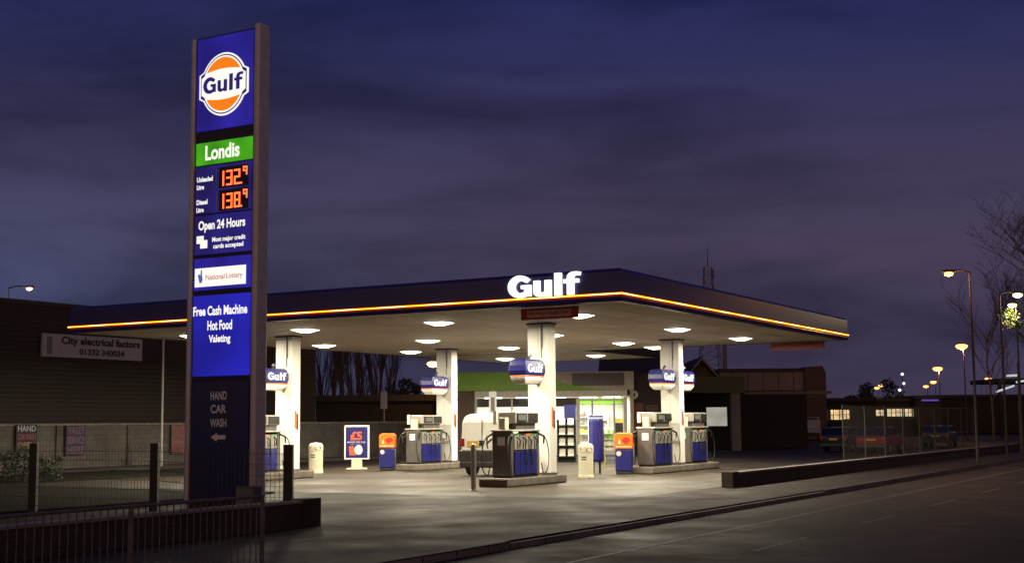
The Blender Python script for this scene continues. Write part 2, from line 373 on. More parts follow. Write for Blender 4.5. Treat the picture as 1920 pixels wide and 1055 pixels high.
# heavy hand-drawn word mark
def arc(cx_, cz_, rx, rz, a0, a1, n=14): return [(cx_+rx*math.cos(R(a0+(a1-a0)*i/n)), cz_+rz*math.sin(R(a0+(a1-a0)*i/n))) for i in range(n+1)]
def wordmark(name, m, parent, x, z, w, h, yface, face='-y', depth=.03):
    """the word Gulf in heavy rounded letters: box w x h, centred on x, z"""
    polys = []
    # G: outer 0..0.94 wide, 1 high
    G_o = arc(.47, .5, .47, .5, 38, 322, 22)
    G_i = arc(.50, .5, .235, .275, 318, 42, 18)
    polys.append([(.86, .80)] + arc(.47, .5, .47, .50, 45, 300, 24) + [(.90, .055), (.90, .56), (.52, .56), (.52, .40), (.655, .40), (.655, .215)] + arc(.50, .49, .235, .275, 300, 48, 18) + [(.72, .66)])
    # u
    polys.append([(1.02, .72), (1.02, .25)] + arc(1.24, .22, .22, .215, 180, 285, 8) + [(1.46, .07), (1.46, .01), (1.69, .01), (1.69, .72), (1.455, .72), (1.455, .27)] + arc(1.35, .27, .105, .085, 350, 185, 8) + [(1.25, .72)])
    # l
    polys.append([(1.84, .01), (2.09, .01), (2.09, 1.0), (1.84, 1.0)])
    # f
    polys.append([(2.32, .01), (2.56, .01), (2.56, .53), (2.75, .53), (2.75, .70), (2.56, .70), (2.565, .79)] + [(2.60, .84), (2.68, .855), (2.79, .83), (2.83, .985)] + [(2.70, 1.015), (2.55, 1.01), (2.42, .96), (2.345, .87), (2.32, .76), (2.32, .70), (2.19, .70), (2.19, .53), (2.32, .53)])
    mb = MB(); TW = 2.83
    for p in polys:
        q = [((u-TW/2)*w/TW, (v-.5)*h) for u, v in p]
        if face == '-y': mb.prism([(x+a, z+b) for a, b in q], yface-depth, yface, 'XZ')
        elif face == '+x': mb.prism([(x+a, z+b) for a, b in q], yface, yface+depth, 'YZ')
    o = mb.build(name, m, parent)
    bm = bmesh.new(); bm.from_mesh(o.data); bmesh.ops.triangulate(bm, faces=[f for f in bm.faces if len(f.verts) > 4], ngon_method='EAR_CLIP'); bm.to_mesh(o.data); bm.free()
    return o
wordmark('lettering', L_ink, pn, cx, cz+.01, 1.06, .34, -.060, depth=.006)
# shop name strip
pn = panel('shop_name_panel', 272, 313, L_green)
text('lettering', 'Londis', L_white, pn, PW*.50, -.036, tp(419, 284)[1], w=.90, h=.30, bold=.03)
# price panel
pn = panel('price_panel', 316, 404, L_blue2)
zz = tz(345), tz(388)
for (zc, word, digs) in ((tp(440, 333)[1], 'Unleaded\nLitre', '132'), (tp(440, 376)[1], 'Diesel\nLitre', '138')):
    l1, l2 = word.split('\n'); yq = 333 if digs == '132' else 376
    ww = .42 if l1 == 'Unleaded' else .29
    text('lettering', l1, L_white, pn, .13, -.036, zc+.035, w=ww, h=.10, bold=.035, align='l')
    text('lettering', l2, L_white, pn, .13, -.036, zc-.12, w=.19, h=.095, bold=.035, align='l')
    box('divider_bar', M_silver, pn, tp(409, yq)[0]-.012, tp(409, yq)[0]+.008, -.045, -.036, zc-.19, zc+.19)
    SEG = {'1': 'bc', '3': 'abgcd', '2': 'abged', '8': 'abcdefg', '9': 'abcfg'}
    dots = MB(); yq = 333 if digs == '132' else 376
    xa_, xb_ = tp(427, yq)[0], tp(441.5, yq)[0]; pit = xb_-xa_
    def seg(ch, x, z, w, h, t):
        d = MB(); q = t*.5
        B = {'a': (x, x+w, z+h-t, z+h), 'g': (x, x+w, z+h/2-q, z+h/2+q), 'd': (x, x+w, z, z+t), 'f': (x, x+t, z+h/2, z+h), 'e': (x, x+t, z, z+h/2), 'b': (x+w-t, x+w, z+h/2, z+h), 'c': (x+w-t, x+w, z, z+h/2)}
        for k in SEG[ch]:
            b = B[k]; d.box(b[0], b[1], -.048+.0007*'abcdefg'.index(k), -.037, b[2], b[3])
        d.build('price_digit', L_digit, pn)
    SEG = {'1': 'bc', '3': 'abgcd', '2': 'abged', '8': 'abcdefg', '9': 'abcfg'}
    zb_ = zc-.145
    seg('1', xa_-.06-.15, zb_, .15, .30, .034); seg(digs[1], xa_, zb_, .155, .30, .034); seg(digs[2], xb_, zb_, .155, .30, .034)
    seg('9', xb_+pit+.03, zb_+.165, .105, .175, .026)
    dots.box(xb_+.17, xb_+.205, -.0475, -.037, zb_, zb_+.035)
    box('digit_window', M_dark, pn, tp(413, yq)[0], xb_+pit+.16, -.038, -.0355, zc-.185, zc+.23)
    dots.build('decimal_point', L_digit, pn)
# opening hours
pn = panel('opening_hours_panel', 407, 480, L_blue2)
text('lettering', 'Open 24 Hours', L_white, pn, PW*.5+.01, -.036, tm(422), w=1.22, h=.24, bold=.03)
text('lettering', 'Most major credit', L_white, pn, PW*.5+.20, -.036, tp(430, 448)[1], w=.86, h=.12, bold=.03)
text('lettering', 'cards accepted', L_white, pn, PW*.5+.19, -.036, tp(428, 461)[1], w=.78, h=.12, bold=.03)
c = MB(); c.box(.15, .33, -.045, -.036, tz(457)-.02, tz(457)+.13); c.box(.25, .43, -.048, -.038, tz(457)-.12, tz(457)+.04); c.build('card_symbol', L_white, pn)
# lottery
pn = panel('lottery_panel', 487, 546, L_blue)
q = box('lottery_plate', L_white, pn, .12, PW-.14, -.046, -.036, tm(535), tm(500))
M_lred = lit('lit_faded_red', (.55, .22, .17), .9)
text('lettering', 'National', M_lred, pn, PW*.5-.13, -.047, tm(518), w=.50, h=.11, bold=.02)
text('lettering', 'Lottery', M_lred, pn, PW*.5+.37, -.047, tm(518)-.012, w=.42, h=.13, bold=.02)
M_lbl = lit('lit_mid_blue', (.08, .12, .42), .9)
zc = tp(378, 520)[1]
MB().prism([(.20, zc+.04), (.25, zc+.06), (.27, zc+.02), (.285, zc+.14), (.31, zc+.14), (.315, zc+.02), (.335, zc-.05), (.30, zc-.12), (.25, zc-.12), (.225, zc-.03)], -.052, -.047).build('hand_symbol', M_lbl, pn)
# services
L_blue3 = lit('lit_blue_lower', (.012, .013, .37), 1.0, .45)
pn = panel('services_panel', 556, 706, L_blue3)
for t_, w_, py in (('Free Cash Machine', 1.40, 581), ('Hot Food', .64, 609), ('Valeting', .56, 636)):
    text('lettering', t_, L_white, pn, PW*.5, -.036, tm(py), w=w_, h=.19, bold=.03)
pn = panel('car_wash_panel', 716, 935, M_unlit)
M_dull = mat('dull_white_vinyl', (.85, .84, .86), .5)
for t_, w_, py in (('HAND', .42, 741), ('CAR', .40, 766), ('WASH', .42, 792)):
    text('lettering', t_, M_dull, pn, PW*.5, -.036, tm(py), w=w_, h=.165, bold=.03)
zc = tm(819); MB().prism([(.60, zc), (.76, zc+.085), (.76, zc+.04), (.98, zc+.04), (.98, zc-.04), (.76, zc-.04), (.76, zc-.085)], -.040, -.036).build('arrow', M_dull, pn)

# ------------------------------------------------------------------ canopy
L1, L2 = 20.549, 20.7105
ZC, ZS, ZT = 5.0, 5.1943, 5.8792
EX0, EX1, EY = -20.77, -11.67, 29.1       # the shop link of the canopy
C = thing('petrol_canopy', 'large flat petrol station canopy with navy fascia, glowing yellow edge line and four white columns', 'canopy', W(0, 0), -TH)
oc = MB()
oc.box(-L1+.25, -.25, .25, L2-.25, ZC+.05, ZT-.12)
oc.box(EX0+.25, EX1-.25, L2-.25, EY-.25, ZC+.05, ZT-.12)
oc.build('roof_deck', M_dark, C)
sf = MB(); sf.box(-L1+.16, -.16, .16, L2-.16, ZC, ZC+.04); sf.box(EX0+.16, EX1-.16, L2-.155, EY-.16, ZC+.002, ZC+.042)
sf.build('soffit', M_soffit, C)
jn = MB()
for i in range(1, 17): jn.box(-L1+i*1.2, -L1+i*1.2+.012, .17, L2-.2, ZC-.004, ZC+.001)
jn.build('soffit_joints', mat('joint_grey', (.45, .43, .38), .6), C)
# fascia: slightly rolled profile, run round the edge
prof = [(0.0, ZC), (-.02, ZC+.10), (0.0, ZS-.03), (0.0, ZS+.05), (.0, ZT-.10), (.06, ZT-.02), (.16, ZT), (.22, ZT), (.22, ZC), (.10, ZC-.012)]
path = [(0, 0), (-L1, 0), (-L1, L2), (0, L2)]
def runprofile(prof, path):
    mb = MB(); n = len(path); k = len(prof)
    for i in range(n):
        p = Vector(path[i]); a = Vector(path[i-1]); b = Vector(path[(i+1) % n])
        d1 = (p-a).normalized(); d2 = (b-p).normalized()
        n1 = Vector((d1.y, -d1.x)); n2 = Vector((d2.y, -d2.x))      # inward
        m_ = (n1+n2); m_ = m_/max(.2, m_.dot(n1))
        for o_, z in prof: mb.v.append((p.x+m_.x*o_, p.y+m_.y*o_, z))
    for i in range(n):
        j = (i+1) % n
        for q in range(k):
            r_ = (q+1) % k; mb.f.append((i*k+q, i*k+r_, j*k+r_, j*k+q))
    return mb
runprofile(prof, path).build('fascia', M_navy, C)
runprofile(prof, [(EX1, L2+.003), (EX0, L2+.003), (EX0, EY), (EX1, EY)]).build('link_fascia', mat('unlit_dark_fascia', (.018, .015, .022), .7), C)  # near-black colour holds the shade of the unlit link fascia
# light line: alternating warm-white and yellow tubes
L_ly = lit('yellow_tube', (1.0, .50, .02), 3.0); L_lw = lit('warm_white_tube', (1.0, .82, .55), 3.2)
hl = MB(); hl.box(-L1-.01, .018, -.018, -.002, ZS-.06, ZS+.045); hl.box(.002, .018, 0, L2, ZS-.06, ZS+.045)
hl.build('tube_channel', lit('red_channel', (.42, .012, .008), .55), C)
m_ = bpy.data.materials.new('banded_light_tube'); m_.use_nodes = True; N_ = m_.node_tree.nodes; K_ = m_.node_tree.links; b_ = N_['Principled BSDF']
tc_ = N_.new('ShaderNodeTexCoord'); sp_ = N_.new('ShaderNodeSeparateXYZ'); K_.new(tc_.outputs['Object'], sp_.inputs[0])
ad_ = N_.new('ShaderNodeMath'); ad_.operation = 'SUBTRACT'; K_.new(sp_.outputs[1], ad_.inputs[0]); K_.new(sp_.outputs[0], ad_.inputs[1])
mu_ = N_.new('ShaderNodeMath'); mu_.operation = 'MULTIPLY'; mu_.inputs[1].default_value = 3.7; K_.new(ad_.outputs[0], mu_.inputs[0])
si_ = N_.new('ShaderNodeMath'); si_.operation = 'SINE'; K_.new(mu_.outputs[0], si_.inputs[0])
mr_ = N_.new('ShaderNodeMapRange'); mr_.inputs[1].default_value = -.5; mr_.inputs[2].default_value = .5; K_.new(si_.outputs[0], mr_.inputs[0])
mx_ = N_.new('ShaderNodeMixRGB'); K_.new(mr_.outputs[0], mx_.inputs[0]); mx_.inputs[1].default_value = (1, .42, .01, 1); mx_.inputs[2].default_value = (1, .62, .16, 1)
K_.new(mx_.outputs[0], b_.inputs['Emission Color']); b_.inputs['Emission Strength'].default_value = 3.4; b_.inputs['Base Color'].default_value = (.5, .3, .1, 1)
MB().tube((-L1, -.036, ZS), (.036, -.036, ZS), .017, n=8).build('light_line', m_, C)
MB().tube((.036, -.036, ZS), (.036, L2, ZS), .017, n=8).build('light_line', m_, C)
g0 = hity(955, 557, 0); g1 = hity(1090, 512, 0); gm = hity(1022, 535, 0)
L_sign = lit('lit_fascia_letters', (1.0, .96, .86), 1.35)
wordmark('lettering', L_sign, C, gm.x, gm.z+.0, g1.x-g0.x, .61, -.005, depth=.10)
# columns
cols = [(-5.4735, 5.6176), (-5.4735-10.2554, 5.6176), (-5.4735, 15.9372), (-15.7289, 15.9372)]
for cx_, cy_ in cols:
    k = MB().box(cx_-.385, cx_+.385, cy_-.22, cy_+.22, .2, ZC-.002).build('column', M_white, C, bevel=.02)
    MB().box(cx_-.42, cx_+.42, cy_-.255, cy_+.255, ZC-.05, ZC-.003).build('column_head', M_dark, k)
    MB().box(cx_-.004, cx_+.004, cy_-.224, cy_-.2, .3, ZC-.12).build('panel_joint', mat('column_joint_grey', (.3, .28, .25), .7), k)  # thin grey joint line between the cladding panels
    MB().tube((cx_+.12, cy_-.235, 3.9), (cx_+.12, cy_-.235, ZC-.06), .014, n=8).tube((cx_+.16, cy_-.235, 4.2), (cx_+.16, cy_-.235, ZC-.06), .010, n=8).build('conduit', M_greym, k)
    MB().box(cx_-.40, cx_+.40, cy_-.235, cy_+.235, .2, .34).build('column_plinth', M_greym, k, bevel=.01)
    MB().box(cx_+.383, cx_+.392, cy_+.02, cy_+.11, 1.70, 2.25).build('blue_stripe', M_blue, k)
    MB().box(cx_+.383, cx_+.394, cy_-.08, cy_+.01, 1.75, 2.35).build('orange_stripe', M_orange, k)

# canopy lights
L_lamp = mat('lamp_lens', (.9, .88, .8), .3, emit=9.0, ecol=(1.0, .90, .66))
lampA = [2.925, 7.8019, 13.0774, 18.0224]; lampB = [3.2752, 10.5491, 16.5992, 24.6957]
rown = ['front row nearest the road', 'second row from the front', 'third row from the front', 'rear row near the shop']
coln = ['nearest the right edge', 'second from the right', 'third from the right', 'farthest left']
LAMP_W = 560.0
lamp_mesh = None
for j in range(4):
    for i in range(4):
        if j == 3 and i < 2: continue
        l = thing('canopy_light', 'glowing square canopy ceiling light, %s of the %s' % (coln[i] if j < 3 else ('near the column' if i == 2 else 'at far left'), rown[j]), 'ceiling light', W(-lampA[i], lampB[j], ZC), -TH, 'square lights in the canopy ceiling')
        if lamp_mesh is None:
            fr = MB().box(-.36, .36, -.36, .36, -.025, -.001).build('frame', M_white, l, bevel=.01)
            df = MB(); df.v = [(-.34, -.34, -.026), (.34, -.34, -.026), (.34, .34, -.026), (-.34, .34, -.026), (-.12, -.12, -.11), (.12, -.12, -.11), (.12, .12, -.11), (-.12, .12, -.11)]
            df.f = [(0, 1, 2, 3), (4, 5, 6, 7), (0, 1, 5, 4), (1, 2, 6, 5), (2, 3, 7, 6), (3, 0, 4, 7)]; df = df.build('diffuser', L_lamp, l)
            ld = bpy.data.lights.new('lamp', 'AREA'); ld.shape = 'SQUARE'; ld.size = .5; ld.energy = LAMP_W; ld.color = (1, .885, .65)
            lo = bpy.data.objects.new('bulb', ld); COL.objects.link(lo); lo.parent = l; lo.location = (0, 0, -.125)
            lamp_mesh = (fr, df, lo)
        else:
            for s_ in lamp_mesh:
                c_ = s_.copy(); COL.objects.link(c_); c_.parent = l
l = thing('canopy_light', 'glowing square canopy ceiling light at the back edge beside the right rear column', 'ceiling light', W(-8.02, 20.1, ZC), -TH, 'square lights in the canopy ceiling')
for s_ in lamp_mesh: c_ = s_.copy(); COL.objects.link(c_); c_.parent = l

# maximum-height boards hanging under the edge
M_bred = mat('dark_red_board', (.34, .02, .025), .5); M_pink = mat('pale_board_face', (.62, .36, .32), .6)
def board(xc, y, w, label, wr_):
    b = thing('height_sign', label, 'sign', W(xc, y, ZC), -TH)
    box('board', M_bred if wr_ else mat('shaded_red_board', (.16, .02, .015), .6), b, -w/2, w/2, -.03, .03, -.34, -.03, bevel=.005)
    for s_ in (-1, 1): MB().tube((s_*w*.42, 0, -.05), (s_*w*.42, 0, .0), .015).build('hanger', M_silver, b)
    if wr_:
        box('face', M_pink, b, -w/2+.2, w/2-.2, -.036, -.03, -.28, -.09)
        text('lettering', 'Maximum Height 4.8m', M_bred, b, 0, -.037, -.185, w=w-.5, h=.12, bold=.01)
board(-2.35, .42, 1.75, 'dark red maximum height board hanging under the front canopy edge below the white letters', True)
board(-1.9, L2-.5, 2.2, 'plain dark red board hanging under the far right corner of the canopy', False)

# ------------------------------------------------------------------ pump islands, pumps, pump signs
M_isl = mat('island_concrete', (.13, .11, .09), .85, bump=.3, var=.35, scale=2)
def island(cx_, y0, y1, label):
    o = MB().box(-.5, .5, 0, y1-y0, 0, .25).build('pump_island', M_isl, None, bevel=.04)
    o.location = W(cx_, y0, .008); o.rotation_euler = (0, 0, -TH); return tag(o, label, 'kerb island')
M_green_l = mat('grade_green', (.05, .3, .08), .5)
def pump(x, y, label):
    p = thing('fuel_pump', label, 'fuel pump', W(x, y, .258), -TH, 'fuel pumps on the islands')
    w, d = .33, .86
    box('plinth', M_dark, p, -w+.03, w-.03, -d+.04, d-.04, 0, .06)
    for s_ in (-1, 1):
        e = box('end_panel', M_greym, p, -w, w, min(s_*d, s_*(d-.16)), max(s_*d, s_*(d-.16)), .06, 1.36, bevel=.025)
    box('cabinet', M_dark, p, -w+.02, w-.02, -d+.165, d-.165, .06, 1.30)
    for s_ in (-1, 1):
        xx = sorted((s_*(w-.02), s_*(w+.025)))
        for k in range(4):
            y0 = -d+.18+k*.34
            box('lower_panel', M_blue, p, *xx, y0, y0+.325, .10, .78, bevel=.012)
            box('nozzle_holder', M_silver, p, sorted((s_*(w-.03), s_*(w+.01)))[0], sorted((s_*(w-.03), s_*(w+.01)))[1], y0+.02, y0+.305, .82, 1.28, bevel=.01)
            n_ = MB(); yc = y0+.16
            n_.tube((s_*(w+.02), yc, 1.20), (s_*(w+.13), yc, 1.10), .030, .026)
            n_.tube((s_*(w+.13), yc, 1.10), (s_*(w+.10), yc, .92), .026, .020)
            n_.tube((s_*(w+.03), yc, 1.10), (s_*(w+.045), yc, .86), .012, .012)
            n_.build('nozzle', M_black if k % 2 else mat('green_grip', (.02, .05, .03), .5), p)
            if k in (0, 3):
                sy = -1 if k == 0 else 1; ye_ = sy*(d+.03); pts = []
                for i in range(19):
                    t = i/18; a = math.pi*(.5-1.35*t)
                    pts.append((s_*(w+.03+.10*math.sin(math.pi*t)), ye_+sy*(.05+.30*max(0, math.cos(a))**.8), .66+.58*math.sin(a)))
                MB().path(pts, .016).build('hose', M_black, p)
                MB().tube((s_*(w+.02), ye_-sy*.12, 1.30), (s_*(w+.10), ye_+sy*.10, 1.20), .030, .036).tube((s_*(w+.10), ye_+sy*.10, 1.20), (s_*(w+.06), ye_+sy*.14, .98), .032, .02).build('end_nozzle', M_black, p)
            else:
                MB().path([(s_*(w+.10), yc, .93), (s_*(w+.13), yc+.05, .60), (s_*(w+.09), yc+.10, .35), (s_*(w+.05), yc+.13, .60), (s_*(w+.03), yc+.13, .84)], .013).build('hose', M_black, p)
    box('top_cap', M_silver, p, -w-.04, w+.04, -d-.03, d+.03, 1.36, 1.42, bevel=.02)
    box('neck', M_greym, p, -w+.08, w-.08, -.40, .75, 1.42, 1.66, bevel=.01)
    box('display_head', M_silver, p, -w+.02, w-.02, -.55, .85, 1.60, 1.95, bevel=.03)
    L_scr = lit('pump_screen', (.16, .17, .13), 1.0)
    for s_ in (-1, 1):
        xx = sorted((s_*(w-.02), s_*(w+.01))); f = box('display_bezel', M_dark, p, *xx, -.48, .10, 1.66, 1.90)
        xx = sorted((s_*(w+.01), s_*(w+.016))); box('screen', L_scr, f, *xx, -.42, .04, 1.70, 1.86)
        xx = sorted((s_*(w-.02), s_*(w+.012))); box('number_plate', M_dark, p, *xx, .22, .78, 1.66, 1.90)
    for q_, c__ in enumerate((M_green_l, M_black, M_orange, M_green_l)):
        for s_ in (-1, 1):
            xx = sorted((s_*(w+.01), s_*(w+.018))); box('grade_label', c__, p, *xx, -d+.22+q_*.34, -d+.44+q_*.34, 1.245, 1.29)
    box('payment_notice', M_wtext, p, -.14, .12, -d-.008, -d-.001, .95, 1.2)
    box('towel_dispenser', M_cream, p, -.14, .10, -.80, -.58, 1.42, 1.78, bevel=.02)
    box('head_frame', M_white, p, -w-.10, -w+.02, -.62, -.56, 1.58, 1.97)
    # spare nozzle boots on the near end
    e = MB(); e.tube((-.36, -d+.05, 1.15), (-.50, -d-.02, 1.0), .03, .03); e.tube((-.50, -d-.02, 1.0), (-.46, -d-.02, .86), .024, .02); e.build('side_nozzle', M_black, p)
    return p
def pump_sign(x, y, label):
    s_ = thing('pump_sign', label, 'sign', W(x, y, 3.30), -TH, 'blue box signs on the canopy columns')
    hw, hl_ = .27, .60
    # barrel-sided box: plan bulges in the middle of the height
    def shell(name, rows, m):
        mb = MB()
        for x_, y_, z_ in rows:
            mb.v += [(-x_, -y_, z_), (x_, -y_, z_), (x_, y_, z_), (-x_, y_, z_)]
        for i in range(len(rows)-1):
            for q in range(4):
                r_ = (q+1) % 4; mb.f.append((4*i+q, 4*i+r_, 4*i+4+r_, 4*i+4+q))
        mb.f.append((3, 2, 1, 0)); k = 4*(len(rows)-1); mb.f.append((k, k+1, k+2, k+3))
        return mb.build(name, m, s_, bevel=.02)
    shell('blue_case', [(hw, hl_, .02), (hw+.03, hl_+.035, .16), (hw+.02, hl_+.025, .32), (hw-.01, hl_-.03, .47), (hw-.06, hl_-.10, .52)], M_blue)
    shell('orange_band', [(hw+.002, hl_+.004, -.022), (hw+.006, hl_+.008, .018)], M_orange)
    shell('white_base', [(hw-.10, hl_-.16, -.24), (hw-.02, hl_-.04, -.12), (hw, hl_, -.026)], M_white)
    L_sp = lit('lit_sign_letters', (.9, .92, .95), 1.0)
    q = wordmark('lettering', L_sp, s_, 0, .245, .98, .27, hw+.028, face='+x', depth=.010)
    MB().tube((0, hl_-.1, .3), (0, hl_+.14, .3), .05).build('bracket', M_silver, s_)
    MB().tube((.02, .1, .5), (.02, .1, .60), .03).tube((.02, .1, .60), (.12, .0, .64), .045, .05).build('camera_fitting', M_greym, s_)
    return s_
PU = [(-5.4735, 3.95, 'fuel pump with black hoses beside the white van, in front of the nearest column'),
      (-15.7289, 4.00, 'fuel pump partly hidden behind the price totem'),
      (-5.4735, 14.25, 'grey and blue fuel pump in front of the right rear column'),
      (-15.7289, 14.25, 'fuel pump between the orange bin and the white van, under the left rear column'),
      (-5.4735, 17.75, 'farthest right fuel pump, standing just behind the right rear column')]
ISL = [(-5.4735, 2.58, 6.30, 'concrete kerb island under the nearest column and pump'),
       (-15.7289, 2.70, 6.50, 'concrete kerb island behind the price totem'),
       (-5.4735, 12.9, 19.4, 'long concrete kerb island carrying the two right rear pumps'),
       (-15.7289, 12.9, 17.0, 'concrete kerb island under the left rear column and pump')]
for a in ISL: island(*a)
first = pump(*PU[0])
for x, y, lb in PU[1:]:
    c_ = copy_tree(first); c_.location = W(x, y, .258); c_['label'] = lb
SG = [(-5.4735, 4.68, 'largest blue box sign with white lettering, on the nearest column above the pump'),
      (-15.7289, 4.68, 'blue box sign on the left column, cut off by the price totem'),
      (-5.4735, 15.0, 'blue box sign on the near side of the right rear column'),
      (-15.7289, 15.0, 'blue box sign on the left rear column beside the orange street light'),
      (-5.4735, 16.9, 'blue box sign on the far side of the right rear column')]
first = pump_sign(*SG[0])
for x, y, lb in SG[1:]:
    c_ = copy_tree(first); c_.location = W(x, y, 3.30); c_['label'] = lb
    if '17' in lb: pass

# ------------------------------------------------------------------ bins, poster stand, bollard, air tower
def round_bin(px, py, label, sc=1.0):
    b = thing('litter_bin', label, 'litter bin', G(px, py, .006), R(-20))
    s_ = sc
    MB().lathe([(.285*s_, 0), (.285*s_, .08), (.272*s_, .10), (.272*s_, .84), (.285*s_, .86), (.285*s_, 1.02), (.26*s_, 1.10), (.18*s_, 1.15), (.04, 1.17)], n=28).build('body', M_cream, b)
    for k in range(4):
        a = R(-90+45+90*k); pts = []
        m = MB()
        for i in range(16):
            t = 2*math.pi*i/16; u, v = .13*math.cos(t), .075*math.sin(t)
            aa = a+u/(.287*s_); pts.append(((.288*s_)*math.cos(aa), (.288*s_)*math.sin(aa), .945+v))
        m.quad(*pts).build('opening', M_black, b)
    m = MB()
    for z in (.62, .70):
        for i in range(4):
            a0 = R(-110+i*10); a1 = R(-110+i*10+10)
            m.quad((.274*s_*math.cos(a0), .274*s_*math.sin(a0), z-.02), (.274*s_*math.cos(a1), .274*s_*math.sin(a1), z-.02), (.274*s_*math.cos(a1), .274*s_*math.sin(a1), z+.02), (.274*s_*math.cos(a0), .274*s_*math.sin(a0), z+.02))
    m.build('printed_label', M_dark, b)
    box('base', M_greym, b, -.2, .2, -.2, .2, -.004, .03)
    return b
round_bin(592, 886, 'cream round litter bin with black openings, left of the poster stand')
round_bin(1099, 895, 'cream round litter bin in front of the blue air tower', .93)
def square_bin(px, py, label, rz):
    b = thing('recycling_bin', label, 'bin', G(px, py, .006), rz, 'orange topped blue bins')
    box('base', M_black, b, -.29, .29, -.25, .25, 0, .10, bevel=.02)
    box('blue_body', M_blue, b, -.31, .31, -.27, .27, .10, .90, bevel=.05)
    h_ = MB().prism([(-.32, .90), (.32, .90), (.32, 1.42), (.22, 1.48), (-.22, 1.48), (-.32, 1.42)], -.28, .28).build('orange_hood', M_orange, b, bevel=.03)
    MB().prism([(-.08, 1.22), (.06, 1.33), (.19, 1.30), (.26, 1.21), (.12, 1.10), (.06, 1.08)], -.290, -.281).build('mouth_flap', M_red, h_)
    MB().prism([(-.14, 1.28), (-.11, 1.08), (-.20, 1.08)], -.290, -.281).build('bottle_symbol', M_cream, h_)
    MB().prism([(-.28, 1.00), (.28, 1.00), (.28, .97), (-.28, .97)], -.287, -.281).build('rim_line', M_cream, h_)
    MB().prism([(-.18+.09*math.cos(2*math.pi*i/16), .74+.09*math.sin(2*math.pi*i/16)) for i in range(16)], -.280, -.271).build('round_sticker', mat('pale_pink', (.8, .6, .5), .5), b)
    return b
square_bin(727, 881, 'orange and blue bin between the poster stand and the left rear pump', R(-3))
square_bin(1171, 888, 'orange and blue bin right of the blue air tower', R(-8))
p_ = G(669, 879, .006)
b = thing('poster_stand', 'free-standing poster board with blue five pound offer in a white frame', 'poster stand', p_, R(-4))
MB().prism([(-.42, 0), (.42, 0), (.36, .06), (-.36, .06)], -.28, .28).build('base', M_cream, b, bevel=.01)
box('stem', M_cream, b, -.22, .22, -.05, .05, .06, .42, bevel=.01)
fr = box('frame', M_white, b, -.53, .53, -.05, .05, .40, 1.82, bevel=.02)
po = box('poster', M_blue, b, -.46, .46, -.056, -.049, .47, 1.75)
M_or2 = mat('poster_orange', (.75, .11, .03), .5)
text('lettering', '£5', M_or2, po, -.02, -.058, 1.38, w=.50, h=.36, bold=.04)
text('lettering', 'MONEY OFF FUEL', M_wtext, po, 0, -.058, 1.12, w=.78, h=.06, bold=.01)
text('lettering', 'WHEN YOU SPEND', mat('pale_blue_ink', (.3, .4, .6), .5), po, -.05, -.058, 1.03, w=.45, h=.05)
MB().prism([(-.33, .95), (-.12, .95), (-.06, .68), (-.02, .58), (-.30, .58)], -.060, -.057).build('orange_patch', M_or2, po)
MB().prism([(.10+.2*math.cos(2*math.pi*i/20)*(1 if math.cos(2*math.pi*i/20) < 0 else .75), .80+.2*math.sin(2*math.pi*i/20)) for i in range(20)], -.064, -.060).build('white_roundel', M_wtext, po)
# steel bollard
b = thing('steel_bollard', 'slim galvanised steel bollard at the near end of the pump island', 'bollard', G(888, 919, .004))
MB().lathe([(.075, 0), (.075, 1.24), (.06, 1.29), (.02, 1.31)], n=20).build('post', M_galv, b, smooth=False)
MB().lathe([(.13, 0), (.13, .02), (.08, .03)], n=20).build('collar', M_galv, b)
# blue air and water tower
b = thing('air_tower', 'tall blue air and water tower on black legs by the shop door', 'air machine', G(1119, 887, .006), R(-12))
MB().lathe([(.26, .42), (.29, .50), (.29, 1.90), (.27, 1.99)], n=24, sx=.95).build('blue_body', M_blue, b)
MB().lathe([(.25, 1.99), (.25, 2.05)], n=24).build('light_band', lit('tower_band', (.8, .85, .95), .7), b)
MB().lathe([(.28, 2.05), (.27, 2.10), (.12, 2.12)], n=24).build('cap', M_blue, b)
for s_ in (-1, 1): MB().box(s_*.12-.035, s_*.12+.035, -.05, .05, 0, .45).build('leg', M_black, b)
MB().path([(.28, -.05, .75), (.36, -.08, .50), (.30, -.1, .25), (.18, -.12, .15)], .02).build('air_hose', mat('yellow_hose', (.6, .45, .08), .5), b)

# ------------------------------------------------------------------ vehicles
def make_vehicle(name, label, cat, p, rz, prof, glass, width, wheels, m, lightsz, tail=True, plate_z=.75, bev=.09):
    """profile in y (length, 0 = rear) and z; rear faces -y"""
    v = thing(name, label, cat, p, rz); hw = width/2
    MB().prism(prof, -hw, hw, 'YZ').build('body', m, v, bevel=bev, seg=4)
    if glass: MB().prism(glass, -hw+.02, hw-.02, 'YZ').build('windows', M_cglass, v, bevel=.05)
    for y, r_ in wheels:
        for s_ in (-1, 1):
            wv = MB().tube((s_*(hw-.2), y, r_), (s_*(hw+.01), y, r_), r_, n=24).build('wheel', M_black, v)
            MB().tube((s_*(hw-.0), y, r_), (s_*(hw+.02), y, r_), r_*.6, n=16).build('rim', M_silver, wv)
    for s_ in (-1, 1):
        MB().box(s_*(hw-.12)-.08, s_*(hw-.12)+.08, -.03, .05, lightsz, lightsz+.28).build('tail_light', mat('tail_lamp_red', (.30, .01, .01), .2), v, bevel=.02)
    MB().box(-.26, .26, -.035, .0, plate_z-.055, plate_z+.055).build('number_plate', mat('yellow_plate', (.6, .40, .03), .5), v)
    MB().box(-hw+.03, hw-.03, -.09, .10, .30, .52).build('bumper', M_dark, v, bevel=.04)
    return v
M_cglass = mat('dark_car_glass', (.01, .01, .012), .08, spec=.6)
M_vanw = mat('white_van_paint', (.80, .79, .74), .3, coat=.4, var=.03)
vp = W(-9.95, 9.3, .006)
